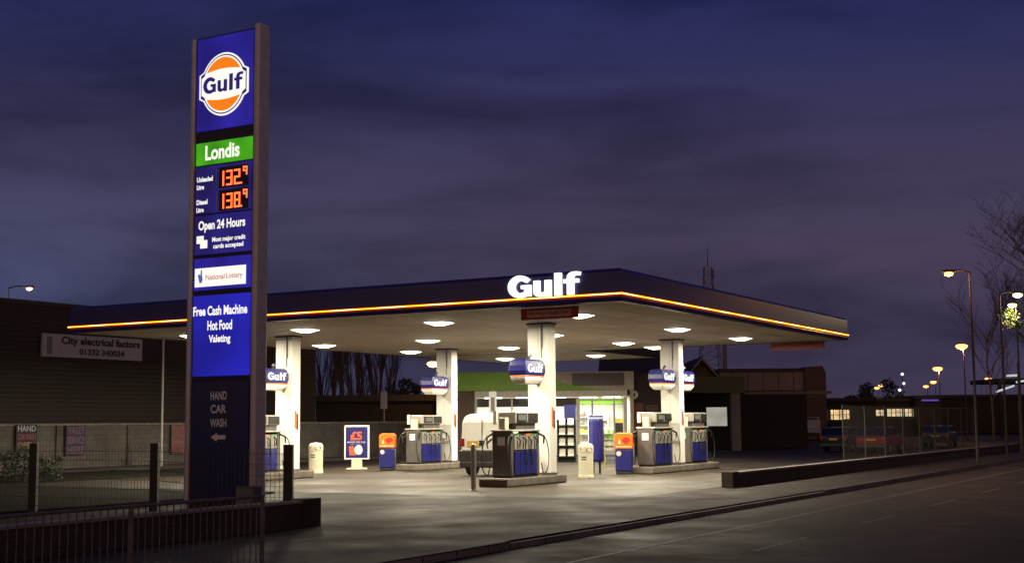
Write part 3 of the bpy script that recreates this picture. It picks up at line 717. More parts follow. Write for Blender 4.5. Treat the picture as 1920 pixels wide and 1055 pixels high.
v = make_vehicle('white_van', 'white panel van with yellow number plate parked behind the nearest pump', 'van', vp, -TH,
    [(.02, .45), (0, 1.3), (.05, 1.9), (.20, 2.14), (.5, 2.20), (2.3, 2.20), (2.6, 2.05), (2.95, 1.45), (3.5, 1.22), (3.6, .9), (3.6, .45)], None, 1.86,
    [(.7, .33), (2.9, .33)], M_vanw, 1.05, plate_z=1.10, bev=.17)
MB().box(-.93, .93, -.06, .05, .34, .92).build('rear_bumper', M_dark, v, bevel=.05)
MB().box(-.008, .008, -.012, .02, .95, 2.0).build('door_gap', M_dark, v)
MB().box(-.62, -.16, -.03, .01, 1.12, 1.24).build('handle_recess', mat('van_yellow', (.55, .36, .04), .5), v)
MB().box(-.10, .06, -.035, .01, 1.08, 1.26).build('door_handle', M_black, v)
MB().box(.5, .6, -.03, .01, 1.95, 2.05).build('rear_lamp', M_dark, v)
for ch in list(v.children):
    if ch.name.startswith('number_plate'): ch.location = (-.35, 0, -.02)
CARP = [(.02, .40), (-.02, .75), (.05, .98), (.55, 1.0), (1.0, 1.02), (3.0, 1.0), (4.0, .85), (4.15, .6), (4.15, .38), (.1, .32)]
CARG = [(.10, .97), (.40, 1.38), (.75, 1.45), (1.9, 1.45), (2.9, 1.0)]
M_rcar = mat('red_car_paint', (.30, .025, .022), .28, coat=.5, var=.05)
M_bcar = mat('black_car_paint', (.025, .025, .032), .22, coat=.6, var=.05)
cr = G(1634, 849)
make_vehicle('parked_car', 'dark red hatchback parked nose-in behind the low boundary wall', 'car', cr, -TH, CARP, CARG, 1.72, [(.75, .31), (3.3, .31)], M_rcar, .68)
lr = loc(cr)
make_vehicle('parked_car', 'dark car parked left of the red hatchback', 'car', W(lr.x-2.9, lr.y+2.5), -TH-.12, CARP, CARG, 1.75, [(.75, .31), (3.3, .31)], M_bcar, .68)
make_vehicle('parked_car', 'dark shiny car parked right of the red hatchback behind the mesh fence', 'car', G(1755, 838), -TH+R(4), CARP, CARG, 1.75, [(.75, .31), (3.3, .31)], mat('grey_car_paint', (.06, .06, .065), .2, coat=.7, var=.05), .68)
tk = thing('flatbed_truck', 'small pale flatbed truck with a tubular ladder frame, far side of the yard', 'truck', G(1520, 826), R(75))
M_pt = mat('pale_truck_paint', (.30, .30, .31), .4)
MB().prism([(-1.0, .4), (-1.0, 1.1), (.2, 1.15), (.35, 1.9), (1.4, 1.9), (1.75, 1.2), (2.3, 1.0), (2.35, .4)], -.85, .85, 'XZ').build('cab', M_pt, tk, bevel=.06)
MB().box(-3.4, -1.0, -.9, .9, .75, 1.0).build('flatbed', M_pt, tk)
fr_ = MB()
for x in (-3.3, -1.2): fr_.path([(x, -.8, 1.0), (x, -.8, 2.1), (x, .8, 2.1), (x, .8, 1.0)], .04)
for y in (-.8, .8): fr_.tube((-3.3, y, 2.1), (1.0, y, 2.1), .04)
fr_.build('ladder_frame', M_pt, tk)
for x in (-2.6, 1.4):
    for s_ in (-1, 1): MB().tube((x, s_*.7, .36), (x, s_*.9, .36), .36, n=18).build('wheel', M_black, tk)

# ------------------------------------------------------------------ shop
YS = 74.0
def sx(px): return at(px, 790, YS).x
def sz(py): return at(1000, py, YS).z
M_green = mat('lime_fascia', (.11, .21, .008), .45, var=.25, scale=.5, emit=.10, ecol=(.22, .42, .02))  # faint emission painted in for the light washing over the fascia
M_beige = mat('beige_render', (.50, .46, .37), .7, var=.1)
M_brown = mat('brown_wall', (.15, .115, .085), .8, var=.2)
sh = thing('petrol_shop', 'glass-fronted petrol station shop with lime green fascia and glowing interior', 'shop', (0, YS, 0))
XL, XR = sx(858), sx(1182)
box('floor', M_kerb, sh, XL, XR, .0, 8, 0, .06)
box('rear_wall', mat('shop_inner_white', (.75, .74, .70), .6), sh, XL, XR, 5.0, 5.2, .06, sz(697)-.1)
box('side_wall', M_brown, sh, XL-.2, XL, 0, 5.2, 0, sz(697)-.1)
box('side_wall', M_beige, sh, XR, XR+.2, 0, 5.2, 0, sz(697)-.1)
box('roof', M_dark, sh, XL-.2, XR+.2, .1, 5.3, sz(698)-.08, sz(698)+.0)
box('shop_ceiling', mat('ceiling_white', (.8, .8, .76), .6), sh, XL, XR, .1, 5.0, sz(744), sz(744)+.08)
box('brick_pier', M_brown, sh, XL, sx(890), -.12, .2, 0, sz(733))
fs = MB().box(XL-.25, XR+.22, -.10, .1, sz(732), sz(697)).build('fascia', M_beige, sh)
# green swoosh with its tail
pts = [(XL-.26, sz(731.5)), (sx(1150), sz(732)), (sx(1115), sz(729)), (sx(1085), sz(724)), (sx(1060), sz(719)), (sx(1042), sz(712)), (sx(1036), sz(697)), (XL-.26, sz(697))]
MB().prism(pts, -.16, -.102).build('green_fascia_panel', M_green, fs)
box('dark_name_panel', mat('charcoal_panel', (.07, .06, .06), .4), fs, sx(1074), sx(1171), -.17, -.102, sz(723), sz(700), bevel=.01)
text('faded_lettering', 'WELCOME TO YOUR LOCAL SHOP', mat('pale_green_ink', (.28, .5, .08), .5), fs, sx(925), -.165, sz(724), w=3.3, h=.16)
box('canopy_beam', mat('cream_beam', (.66, .63, .54), .5), sh, sx(890), sx(1176), -.45, .1, sz(744), sz(732.5), bevel=.02)
# shop front frames
M_frm = mat('white_frame', (.70, .69, .64), .4)
fb = MB()
for px in (891, 925, 960, 1000, 1040, 1084, 1111, 1152, 1173):
    w_ = .10 if px in (1084, 1173, 891) else .05
    fb.box(sx(px)-w_, sx(px)+w_, .0, .12, .06, sz(745))
fb.box(sx(891), sx(1173), .01, .11, .06, .30)
fb.build('window_frame', M_frm, sh)
box('door_head', M_frm, sh, sx(1085), sx(1172), -.01, .13, sz(751.5), sz(749))
box('blind', mat('navy_blind', (.012, .012, .03), .6), sh, sx(892), sx(1083), .13, .17, sz(762), sz(746))
for a_, b_ in ((892, 924), (926, 959), (961, 999), (1001, 1039), (1041, 1083), (1086, 1110), (1112, 1151), (1153, 1172)):
    MB().quad((sx(a_), .06, .3), (sx(b_), .06, .3), (sx(b_), .06, sz(746)), (sx(a_), .06, sz(746))).build('window_pane', GLASS, sh)
# interior
GRN = mat('lime_interior', (.30, .62, .02), .5, emit=.30, ecol=(.36, .70, .03))
box('inner_green_band', GRN, sh, sx(1078), sx(1180), 4.7, 4.78, 2.95, 3.45)
su = []
def shelf(x, y, w, hgt, label, rows, cols_):
    s_ = thing('shelf_unit', label, 'shelving', (x, y, .06))
    MB().box(0, w, .4, .45, 0, hgt).box(0, .04, 0, .4, 0, hgt).box(w-.04, w, 0, .4, 0, hgt).build('carcass', mat('shelf_white', (.72, .72, .68), .5), s_)
    for k in range(rows):
        z = .15+k*(hgt-.2)/rows
        MB().box(.04, w-.04, 0, .4, z, z+.03).build('shelf', M_white, s_)
        g = MB(); x_ = .06
        while x_ < w-.2:
            ww = random.uniform(.08, .2); hh = random.uniform(.14, (hgt-.2)/rows-.08); 
            if random.random() < .9: g.box(x_, x_+ww*.9, .06, .30, z+.03, z+.03+hh)
            x_ += ww+.01
        o_ = g.build('goods', random.choice(cols_), s_); o_['kind'] = 'stuff'
GM = [mat('goods_%s' % n_, c_, .5) for n_, c_ in (('pale', (.7, .7, .62)), ('blue', (.12, .25, .5)), ('red', (.5, .08, .06)), ('yellow', (.7, .5, .08)), ('brown', (.2, .13, .09)), ('green', (.2, .45, .08)), ('white', (.8, .8, .76)))]
shelf(sx(1088), YS+4.2, sx(1112)-sx(1088), 2.6, 'white shelf of goods at the left of the shop doorway', 5, GM)
shelf(sx(1114), YS+4.0, sx(1150)-sx(1114), 2.4, 'wide white shelf of bright goods behind the shop doors', 5, GM)
shelf(sx(1128), YS+1.6, sx(1160)-sx(1128), 1.5, 'low shelf of goods just inside the shop doors', 4, GM)
shelf(sx(960), YS+3.5, 2.5, 2.2, 'shelf of goods behind the shop window left of the nearest column', 4, GM)
shelf(sx(895), YS+3.5, 1.7, 2.2, 'shelf of goods behind the shop window above the white van', 4, GM)
cn = box('coffee_cabinet', mat('cabinet_yellow', (.75, .55, .12), .5, emit=.5), None, 0, .55, 0, .5, 0, 2.0); cn.location = (sx(1154), YS+1.0, .06); tag(cn, 'tall yellow and white drinks cabinet inside the right-hand shop door', 'cabinet')
box('menu_panel', M_dark, cn, .05, .50, -.012, -.002, 1.15, 1.75)
for x_ in (sx(925), sx(985), sx(1045), sx(1105), sx(1150)):
    f = MB().box(x_-.5, x_+.5, .9, 1.2, sz(744)-.06, sz(744)-.005).build('strip_light', mat('strip_tube', (.9, .9, .85), .4, emit=6, ecol=(.95, 1, .88)), sh)
for x_ in (sx(925), sx(1010), sx(1125)):
    ld = bpy.data.lights.new('shop_lamp', 'AREA'); ld.shape = 'RECTANGLE'; ld.size = 2.2; ld.size_y = 2.0; ld.energy = 380; ld.color = (.96, 1, .88)
    lo = bpy.data.objects.new('ceiling_panel_light', ld); COL.objects.link(lo); lo.parent = sh; lo.location = (x_, 2.2, sz(744)-.08)
# things in front of the shop
pr_ = G(1063, 866)
b = thing('newspaper_rack', 'black newspaper rack with blue header outside the shop, right of the nearest column', 'newspaper rack', pr_, R(-5))
hw = .45
MB().box(-hw, -hw+.05, -.25, .25, 0, 2.0).box(hw-.05, hw, -.25, .25, 0, 2.0).box(-hw+.05, hw-.05, .2, .25, 0, 2.0).build('frame', M_black, b)
for z in (.25, .75, 1.25, 1.7):
    k = MB().prism([(-.25, z), (.18, z+.12), (.18, z+.16), (-.25, z+.05)], -hw+.06, hw-.06, 'YZ').build('shelf', M_black, b)
    for x in (-.20, .20): MB().prism([(-.24, z+.055), (.12, z+.15), (.12, z+.44), (-.10, z+.33)], x-.14, x+.14, 'YZ').build('newspapers', mat('newsprint', (.55, .53, .45), .7), k)
box('header', M_blue, b, -.1, hw, -.05, .05, 2.0, 2.7)
wp = at(924, 760, 70)
o = box('window_banner', M_wtext, None, -.20, .20, -.01, .01, -.7, .75); o.location = wp; tag(o, 'narrow white banner with grey print hanging under the shop beam above the van', 'banner')
box('banner_print', M_greym, o, -.10, .10, -.014, -.011, -.3, .45)
MB().tube((0, 0, .75), (0, 0, 1.0), .012).build('banner_hanger', M_silver, o)
# dark wing right of the shop
wg = thing('shop_side_wing', 'dark wing wall with posters to the right of the shop door', 'building', (0, YS, 0))
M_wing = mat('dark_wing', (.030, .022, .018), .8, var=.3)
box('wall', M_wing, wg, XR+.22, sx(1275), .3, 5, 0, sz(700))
rn = MB().prism([(sx(1190)+.24*math.cos(2*math.pi*i/20), sz(741)+.24*math.sin(2*math.pi*i/20)) for i in range(20)], .24, .295).build('round_sign', mat('dull_white', (.55, .54, .50), .5), wg)
MB().prism([(sx(1190)+.09*math.cos(2*math.pi*i/12), sz(741)+.09*math.sin(2*math.pi*i/12)) for i in range(12)], .22, .238).build('sign_centre', M_dark, rn)
box('poster', mat('red_brown_poster', (.12, .035, .025), .6), wg, sx(1186), sx(1208), .27, .298, 1.4, 2.9)
box('poster', mat('brown_poster', (.08, .045, .03), .6), wg, sx(1212), sx(1236), .27, .298, 1.3, 2.8)

# ------------------------------------------------------------------ left side: boundary wall, trade unit
a_ = loc(G(100, 883)); WX = a_.x
M_pale = brickmat('pale_block_wall', (.15, .135, .115), (.125, .113, .095), (.09, .08, .07), .44, .215, .01)
bw = thing('boundary_wall', 'long pale block wall with coping along the left side of the forecourt', 'wall', W(WX, -16), -TH)
box('wall', M_pale, bw, -.25, 0, 0, 66, 0, 1.90)
box('coping', M_kerb, bw, -.32, .07, -.05, 66.05, 1.903, 2.0, bevel=.02)
pi = MB()
for k in range(17): pi.box(.002, .10, k*4, k*4+.3, 0, 1.90)
pi.build('piers', M_pale, bw)
box('base_kerb', mat('dark_base', (.05, .045, .035), .9), bw, .11, 2.6, -.05, 66.05, 0, .12)
def wall_poster(x0, x1, y0, y1, label, mback, rows, frame=None):
    p0_ = hitx(x0, y1, WX+.06); p1_ = hitx(x1, y1, WX+.06); zt = hitx((x0+x1)/2, y0, WX).z; zb = hitx((x0+x1)/2, y1, WX).z
    y0_, y1_ = p0_.y, p1_.y; yc = (y0_+y1_)/2; w = abs(y1_-y0_)
    b = thing('wall_poster', label, 'poster', W(WX+.14, yc, zb), -TH)
    box('board', mback, b, -.02, .02, -w/2, w/2, 0, zt-zb)
    h_ = zt-zb
    for i, (s_, m_) in enumerate(rows):
        text('lettering', s_, m_, b, .021, 0, h_*(1-(i+.5)/len(rows)), w=w*.86, h=h_/len(rows)*.72, bold=.02, face='+x')
    return b
M_pwh = mat('poster_white', (.50, .52, .56), .6); M_prd = mat('poster_red', (.35, .09, .10), .6); M_pye = mat('poster_amber', (.35, .22, .10), .6)
wall_poster(26, 65, 795, 857, 'black notice with white and red capitals on the pale wall at far left', mat('poster_black', (.03, .02, .03), .6), [('HAND', M_pwh), ('CAR WASH', M_prd), ('OPEN', M_pye), ('7 DAYS', M_pwh)])
wall_poster(120, 157, 797, 852, 'dark purple notice in a frame, middle of the three on the pale wall', mat('poster_purple', (.06, .03, .06), .6), [('VALET', mat('poster_mauve', (.20, .12, .20), .6)), ('SERVICE', mat('poster_mauve', (.2, .12, .2), .6)), ('HERE', mat('poster_mauve', (.2, .12, .2), .6))])
wall_poster(318, 344, 795, 850, 'faded pinkish notice on the pale wall beside the white pole', mat('poster_pink', (.16, .09, .09), .6), [('TYRES', M_prd), ('FITTED', M_prd)])
# trade unit
UX = WX-1.6
zt = hitx(60, 571, UX).z
ye = hitx(592, 700, UX).y
M_clad = mat('brown_cladding', (.020, .012, .008), .7, var=.2, scale=1)
u = thing('trade_unit', 'large windowless dark brown clad warehouse behind the pale wall on the left', 'warehouse', W(UX, ye), -TH)
box('wall', M_clad, u, -22, 0, -62, 0, 0, zt)
rb = MB()
for k in range(26): rb.box(.002, .022, -62, 0, 2.0+k*.2, 2.0+k*.2+.04)
rb.build('cladding_ribs', mat('clad_rib', (.036, .021, .014), .6), u)
box('parapet_trim', mat('parapet_dark', (.035, .025, .022), .6), u, -22.05, .06, -62.1, .06, zt+.002, zt+.18)
q0, q1 = hitx(78, 645, UX+.1), hitx(265, 655, UX+.1); zc_ = hitx(170, 651, UX+.1).z
sgn_ = thing('trade_sign', 'long grey-white sign with dark lettering and phone number on the brown warehouse', 'sign', W(UX+.10, (q0.y+q1.y)/2, zc_), -TH)
w_ = abs(q1.y-q0.y); hh = abs(hitx(170, 630, UX+.1).z-hitx(170, 672, UX+.1).z)
box('board', mat('sign_greywhite', (.42, .41, .44), .55, var=.1), sgn_, -.06, .06, -w_/2, w_/2, -hh/2, hh/2, bevel=.01)
M_ink = mat('dark_ink', (.02, .015, .02), .6)
text('lettering', 'City electrical factors', M_ink, sgn_, .062, w_*.075, hh*.20, w=w_*.80, h=hh*.44, bold=.045, face='+x')
text('lettering', '01332 340034', M_ink, sgn_, .062, w_*.08, -hh*.22, w=w_*.46, h=hh*.27, bold=.045, face='+x')
box('logo_block', mat('logo_grey', (.18, .17, .19), .6), sgn_, .061, .066, -w_*.46, -w_*.41, -hh*.38, hh*.36)
b = thing('slim_pole', 'slim white pole standing just beyond the left end of the canopy', 'pole', G(302, 878))
MB().lathe([(.06, 0), (.05, 2), (.045, 6.0)], n=10).build('pole_shaft', mat('pole_white', (.6, .58, .54), .5), b)

# ------------------------------------------------------------------ front boundary: low walls, mesh fence, guard rail
M_brk = brickmat('dark_brick', (.055, .034, .025), (.042, .028, .021), (.05, .042, .035))
def lowwall(x, y0, y1, h_, label, pil):
    b = thing('low_wall', label, 'wall', W(x, y0), -TH); L_ = y1-y0
    box('brickwork', M_brk, b, -.12, .12, .0, L_, 0, h_-.06)
    box('coping', M_kerb, b, -.15, .15, -.03, L_+.03, h_-.057, h_, bevel=.012)
    yy = 0 if pil > 0 else L_-.4
    box('end_pier', M_brk, b, -.17, .17, yy-.05, yy+.45, 0, h_+.02); return b
lowwall(wr.x, wr.y, wr.y+70, .42, 'low brick boundary wall with pale coping right of the forecourt entrance', 1)
lowwall(wl.x, wl.y-24, wl.y, .50, 'low brick boundary wall below the price totem', -1)
fp = [Vector((-14.0, 30.5, 0)), G(70, 958), Vector((-7.9, 28.6, 0)), Vector((-5.9, 24.9, 0)), G(540, 985)]
fp[1] = Vector((-10.6, 29.7, 0)); fp[4] = Vector((-4.15, 24.4, 0))
fp = [Vector((-13.9, 30.6, 0)), Vector((-10.67, 29.6, 0)), Vector((-7.55, 28.0, 0)), Vector((-5.75, 25.15, 0)), Vector((-4.15, 24.55, 0))]
mf = thing('mesh_fence', 'dark wire mesh fence with black posts in front of the price totem', 'fence', (0, 0, 0))
M_fence = mat('fence_black', (.014, .013, .013), .5)
for i, p in enumerate(fp):
    if i == 3: continue
    MB().box(p.x-.085, p.x+.085, p.y-.085, p.y+.085, 0, 1.52).build('post', M_fence, mf, bevel=.01)
for a, b_ in zip(fp[:-1], fp[1:]):
    w = MB(); n = int((b_-a).length/.09)
    for i in range(1, n):
        p = a.lerp(b_, i/n); w.tube((p.x, p.y, .12), (p.x, p.y, 1.46), .005, n=4, caps=False)
    for z in [.15+.2*k for k in range(7)]: w.tube((a.x, a.y, z), (b_.x, b_.y, z), .006, n=4, caps=False)
    w.build('mesh_panel', mat('mesh_grey', (.05, .05, .045), .5), mf)
o = thing('service_box', 'small grey service cabinet at the foot of the price totem', 'cabinet', W(*[c__ for c__ in loc(Vector((-4.95, 24.9, 0)))][:2]), -TH)
box('cabinet_body', M_greym, o, -.22, .22, -.12, .12, 0, .75, bevel=.02)
box('cabinet_door', mat('service_door', (.17, .16, .15), .5), o, -.19, .19, -.128, -.121, .05, .70)
RX = CX-11.15; M_rail = mat('weathered_rail', (.14, .125, .115), .7, .1, var=.3)
gr = thing('guard_rail', 'galvanised pedestrian guard railing along the far kerb at lower left', 'railing', W(RX, 0), -TH)
def gy(px):                                  # grid y on the railing line seen at px
    return hitx(px, 950, RX).y
ge = gy(492)
for k in range(6):
    y1_ = ge-k*2.2; y0_ = y1_-2.2
    MB().tube((0, y1_, 0), (0, y1_, 1.02), .03, n=10).build('post', M_rail, gr)
    w = MB(); w.tube((0, y0_, 1.0), (0, y1_, 1.0), .022, n=8); w.tube((0, y0_, .14), (0, y1_, .14), .018, n=8)
    for i in range(1, 20): w.tube((0, y0_+i*.11, .14), (0, y0_+i*.11, 1.0), .007, n=6, caps=False)
    w.build('rail_panel', M_rail, gr)
# fence above the right wall
y0_ = hitx(1600, 850, wr.x).y
gf = thing('mesh_fence', 'tall thin mesh fence along the low wall by the parked cars', 'fence', W(wr.x-.35, y0_), -TH)
for k in range(9):
    MB().tube((0, k*3, 0), (0, k*3, 2.45), .028, n=8).build('post', mat('fence_brown', (.025, .02, .018), .6), gf)
w = MB()
for z in (.15, 1.2, 2.4): w.tube((0, 0, z), (0, 24, z), .014, n=6)
for i in range(160): w.tube((0, i*.15, .15), (0, i*.15, 2.4), .004, n=3, caps=False)
w.build('mesh_panel', mat('mesh_brown', (.05, .04, .035), .5), gf)

# ------------------------------------------------------------------ trees
M_bark = mat('bare_bark', (.10, .085, .085), .9, var=.3, scale=3)
def tree(name, label, base, h_, spread, seed, upright=.5, trunk=.2, gen=4, kids=5, m=None, low=.3, group=None):
    rnd = random.Random(seed); t = thing(name, label, 'tree', base, 0, group)
    tk_, br_ = MB(), MB()
    def grow(p, d, L_, r, g, mb):
        n = 4; q = p
        pts = [p]
        for i in range(n):
            d = (d+Vector((rnd.uniform(-.12, .12), rnd.uniform(-.12, .12), rnd.uniform(0, .10)*upright))).normalized()
            q2 = q+d*L_/n; r2 = r*(1-.8*(i+1)/n) if g else r*(1-.5*(i+1)/n)
            r1 = r*(1-.8*i/n) if g else r*(1-.5*i/n)
            mb.tube(q, q2, max(r1, .008), max(r2, .006), 8 if g == 0 else (5 if g == 1 else 3), caps=False); q = q2; pts.append(q)
        if g >= gen: return
        for k in range(kids if g else kids+5):
            f = rnd.uniform(low if g == 0 else .2, 1); i = min(n-1, int(f*n)); pp = pts[i].lerp(pts[i+1], f*n-i)
            a = rnd.uniform(0, 2*math.pi); s_ = Vector((math.cos(a), math.sin(a), 0))
            dd = (d*upright*1.2+s_*spread+Vector((0, 0, upright*.6))).normalized()
            grow(pp, dd, L_*rnd.uniform(.38, .62), max(r*.42, .009), g+1, br_)
    grow(Vector((0, 0, 0)), Vector((0, 0, 1)), h_*.8, trunk, 0, tk_)
    tk_.build('trunk', m or M_bark, t); br_.build('crown', m or M_bark, t)
    return t
k = 0
for px, Y in ((606, 96), (624, 88), (640, 100), (654, 86), (668, 95), (684, 88), (697, 98), (712, 88), (730, 94)):
    p = at(px, 790, Y); p.z = 0
    tree('poplar_tree', 'bare upright poplar behind the pale wall, number %s from the left of the row' % ['first', 'second', 'third', 'fourth', 'fifth', 'sixth', 'seventh', 'eighth', 'ninth'][k], p, 7.4+random.uniform(-.6, .6), .25, 40+k, upright=1.0, trunk=.16, gen=3, kids=6, low=.10, group='bare poplars behind the wall'); k += 1
M_leaf = mat('dark_shrub_leaf', (.040, .042, .030), .8, var=.4)
def leafy(name, label, base, w, h_, n, seed, cat='bush', m=None, ls=.22, z0=0):
    rnd = random.Random(seed); t = thing(name, label, cat, base)
    MB().tube((0, 0, 0), (0, 0, h_*.6), .08, .03, 6).build('trunk', M_bark, t)
    cl = [(Vector((rnd.gauss(0, w*.28), rnd.gauss(0, w*.28), z0+rnd.uniform(.2, .85)*(h_-z0))), rnd.uniform(.14, .26)*w) for _ in range(14)]
    mb = MB()
    for _ in range(n):
        c_, r_ = rnd.choice(cl); d = Vector((rnd.gauss(0, 1), rnd.gauss(0, 1), rnd.gauss(0, .8))); d = d.normalized()*r_*rnd.uniform(.5, 1.1)
        p = c_+d; a = Vector((rnd.uniform(-1, 1), rnd.uniform(-1, 1), rnd.uniform(-1, 1))).normalized(); b_ = a.orthogonal().normalized()*ls*.5*rnd.uniform(.5, 1.2); a = a*ls*rnd.uniform(.5, 1.2)
        if p.z < .05: continue
        mb.quad(p-a*.5, p+b_, p+a*.5, p-b_)
    mb.build('crown', m or M_leaf, t); return t
p = at(757, 790, 92); p.z = 0
leafy('round_bush', 'dark rounded tree right of the bare poplars', p, 2.4, 5.4, 2600, 5, 'tree')
p = at(1195, 790, 100); p.z = 0
leafy('garden_tree', 'dark tree behind the shop roof', p, 2.8, 5.6, 2200, 6, 'tree')
p = at(1655, 790, 210); p.z = 0
leafy('distant_tree', 'dark tree against the dusk sky right of the long grey warehouse', p, 7, 8.5, 2500, 8, 'tree', ls=.5)
p = at(1600, 790, 190); p.z = 0
leafy('distant_tree', 'low dark tree touching the right end of the long grey warehouse', p, 6, 6.5, 2200, 9, 'tree', ls=.5)
p = at(1972, 790, 78); p.z = 0
tree('bare_tree', 'tall bare leafless tree with fine twigs at the right edge', p, 10.8, .8, 77, upright=.5, trunk=.2, gen=4, kids=7, low=.45)
p = at(1862, 790, 120); p.z = 0
tree('bare_tree', 'smaller bare tree beyond the right street lamp', p, 11.5, .6, 81, upright=.6, trunk=.12, gen=3, kids=7, low=.35)
p = G(45, 905); 
leafy('wall_shrub', 'low green shrub below the black notice at the far left', p, 1.6, 1.3, 1500, 12, 'shrub', mat('shrub_green', (.018, .032, .012), .7, var=.4), .10)
p = at(1903, 588, 72); zz_ = p.z; p.z = 0
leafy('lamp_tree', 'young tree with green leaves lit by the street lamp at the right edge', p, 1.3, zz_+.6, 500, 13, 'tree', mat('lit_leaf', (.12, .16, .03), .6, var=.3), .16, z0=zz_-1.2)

# ------------------------------------------------------------------ background buildings
M_sil = mat('dark_building', (.020, .015, .014), .85, var=.2)
M_wh = mat('grey_shed', (.17, .14, .145), .8, var=.15, scale=.3)
M_wh2 = mat('brown_shed', (.07, .045, .040), .8, var=.15, scale=.3)
M_roofd = mat('dark_roof', (.03, .025, .025), .8)
def bx(Y, x0, x1, y0): return at(x0, 790, Y).x, at(x1, 790, Y).x, at((x0+x1)/2, y0, Y).z
# long grey warehouse
Yb = 130
b = thing('grey_warehouse', 'long pale grey shed with dark roof edge beyond the yard, right of the canopy', 'warehouse', (0, Yb, 0))
x0, x1, z1 = bx(Yb, 1352, 1510, 697); box('wall', M_wh, b, x0, x1, 0, 20, 0, z1); box('roof_edge', M_roofd, b, x0-.2, x1+.1, -.1, 20, z1+.002, z1+.35)
x2 = at(1550, 790, Yb).x; MB().prism([(x1+.02, 0), (x2, 0), (x2, z1-.1), (x1+1.8, z1+.55), (x1+.02, z1+.45)], -.3, 18).build('end_bay', M_wh2, b)
rb = MB(); k = 0
x = x0+1.2
while x < x1: rb.box(x, x+.08, -.03, -.002, 0, z1); x += 1.5
rb.build('sheet_seams', mat('seam', (.08, .065, .06), .8), b)
# gabled house
def house(Y, xa, xb, yeave, yridge, label, ch=True):
    b = thing('gabled_house', label, 'house', (0, Y, 0)); x0, x1, ze = bx(Y, xa, xb, yeave); zr = at((xa+xb)/2, yridge, Y).z; xm = (x0+x1)/2
    MB().prism([(x0, 0), (x1, 0), (x1, ze), (xm, zr), (x0, ze)], 0, 9).build('wall', brickmat('house_brick', (.12, .07, .05), (.09, .055, .04), (.10, .09, .08)), b)
    rf = MB().prism([(x0-.4, ze-.25), (xm, zr+.12), (x1+.4, ze-.25), (x1+.4, ze-.05), (xm, zr+.34), (x0-.4, ze-.05)], -.5, 9.3).build('roof', M_roofd, b)
    MB().prism([(x0-.4, ze-.30), (xm, zr+.07), (x1+.4, ze-.30), (x1+.4, ze-.12), (xm, zr+.28), (x0-.4, ze-.12)], -.56, -.51).build('bargeboard', mat('bargeboard', (.22, .19, .16), .6), b)
    if ch: MB().box(xm-3.2, xm-2.4, 4, 4.7, zr-1.5, zr+.9).build('chimney', M_wh2, rf)
    wn = MB().box(xm-.5, xm+.5, -.06, -.002, ze-1.6, ze-.4).build('window', M_cglass, b); return b
house(115, 1292, 1342, 706, 676, 'gabled brick house showing behind the canopy between column and lattice mast')
hs = thing('terrace_house', 'long dark slate roof with chimney showing above the shop', 'house', (0, 112, 0))
x0, x1, ze = bx(112, 1140, 1285, 702); zr = at(1200, 667, 112).z
box('wall', M_sil, hs, x0, x1, 0, 8, 0, ze)
rf = MB().prism([(-.5, ze), (8.5, ze), (5, zr), (3, zr)], x0-.3, x1+.3, 'YZ').build('roof', M_roofd, hs)
xc = at(1172, 700, 112).x; MB().box(xc-.5, xc+.5, 3.5, 4.4, zr-1, zr+.8).build('chimney', M_wh2, rf)
# wash bay building right of the forecourt
Yw = 84
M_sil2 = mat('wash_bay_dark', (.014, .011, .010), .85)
b = thing('wash_bay', 'open-fronted dark wash bay with dull green fascia and one bright panel', 'building', (0, Yw, 0))
x0, x1, z1 = bx(Yw, 1268, 1396, 706); zf = at(1330, 736, Yw).z
box('fascia', mat('dull_olive', (.045, .055, .02), .6), b, x0, x1, -.3, .2, zf, z1)
box('roof', M_roofd, b, x0, x1, .2, 8, zf+.3, zf+.5)
xa, xb = at(1390, 790, Yw).x, at(1560, 790, Yw).x; box('long_beam', mat('beam_brown', (.11, .085, .06), .7), b, x1+.01, xb, -.2, .0, zf-.12, zf+.05)
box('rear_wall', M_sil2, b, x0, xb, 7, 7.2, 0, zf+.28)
xa, xb_, _ = bx(Yw, 1371, 1388, 740); box('pillar', mat('pillar_grey', (.14, .11, .11), .8), b, xa, xb_, -.2, .35, 0, zf-.005)
xa, xb_ = at(1325, 790, Yw+3).x, at(1363, 790, Yw+3).x; za, zb = at(1344, 798, Yw+3).z, at(1344, 763, Yw+3).z
box('bright_panel', mat('lit_pale_panel', (.5, .5, .44), .6, emit=.35, ecol=(.72, .74, .62), evar=.8), b, xa, xb_, 2.9, 3.0, za, zb)
# far dark sheds with lit windows
def shed(Y, xa, xb, yt, label, wins=(), wcol=(.9, .62, .30), e=1.0):
    b = thing('distant_shed', label, 'building', (0, Y, 0)); x0, x1, z1 = bx(Y, xa, xb, yt)
    box('wall', M_sil, b, x0, x1, 0, 14, 0, z1); box('roof', M_roofd, b, x0-.3, x1+.3, -.3, 14.3, z1+.002, z1+.4)
    for (a, c_, t_, u_) in wins:
        xx0, xx1 = at(a, 780, Y).x, at(c_, 780, Y).x; f = MB().box(xx0, xx1, -.08, -.002, at(a, u_, Y).z, at(a, t_, Y).z).build('window', mat('lit_window_%d' % int(wcol[2]*100), wcol, .5, emit=e, ecol=wcol, evar=1.5), b)
        n_ = max(2, int((xx1-xx0)/.8)); mm_ = MB()
        for q_ in range(1, n_): mm_.box(xx0+(xx1-xx0)*q_/n_-.04, xx0+(xx1-xx0)*q_/n_+.04, -.12, -.081, at(a, u_, Y).z, at(a, t_, Y).z)
        mm_.box(xx0, xx1, -.12, -.081, at(a, (t_+u_)/2, Y).z-.03, at(a, (t_+u_)/2, Y).z+.03); mm_.build('glazing_bars', M_dark, f)
    return b
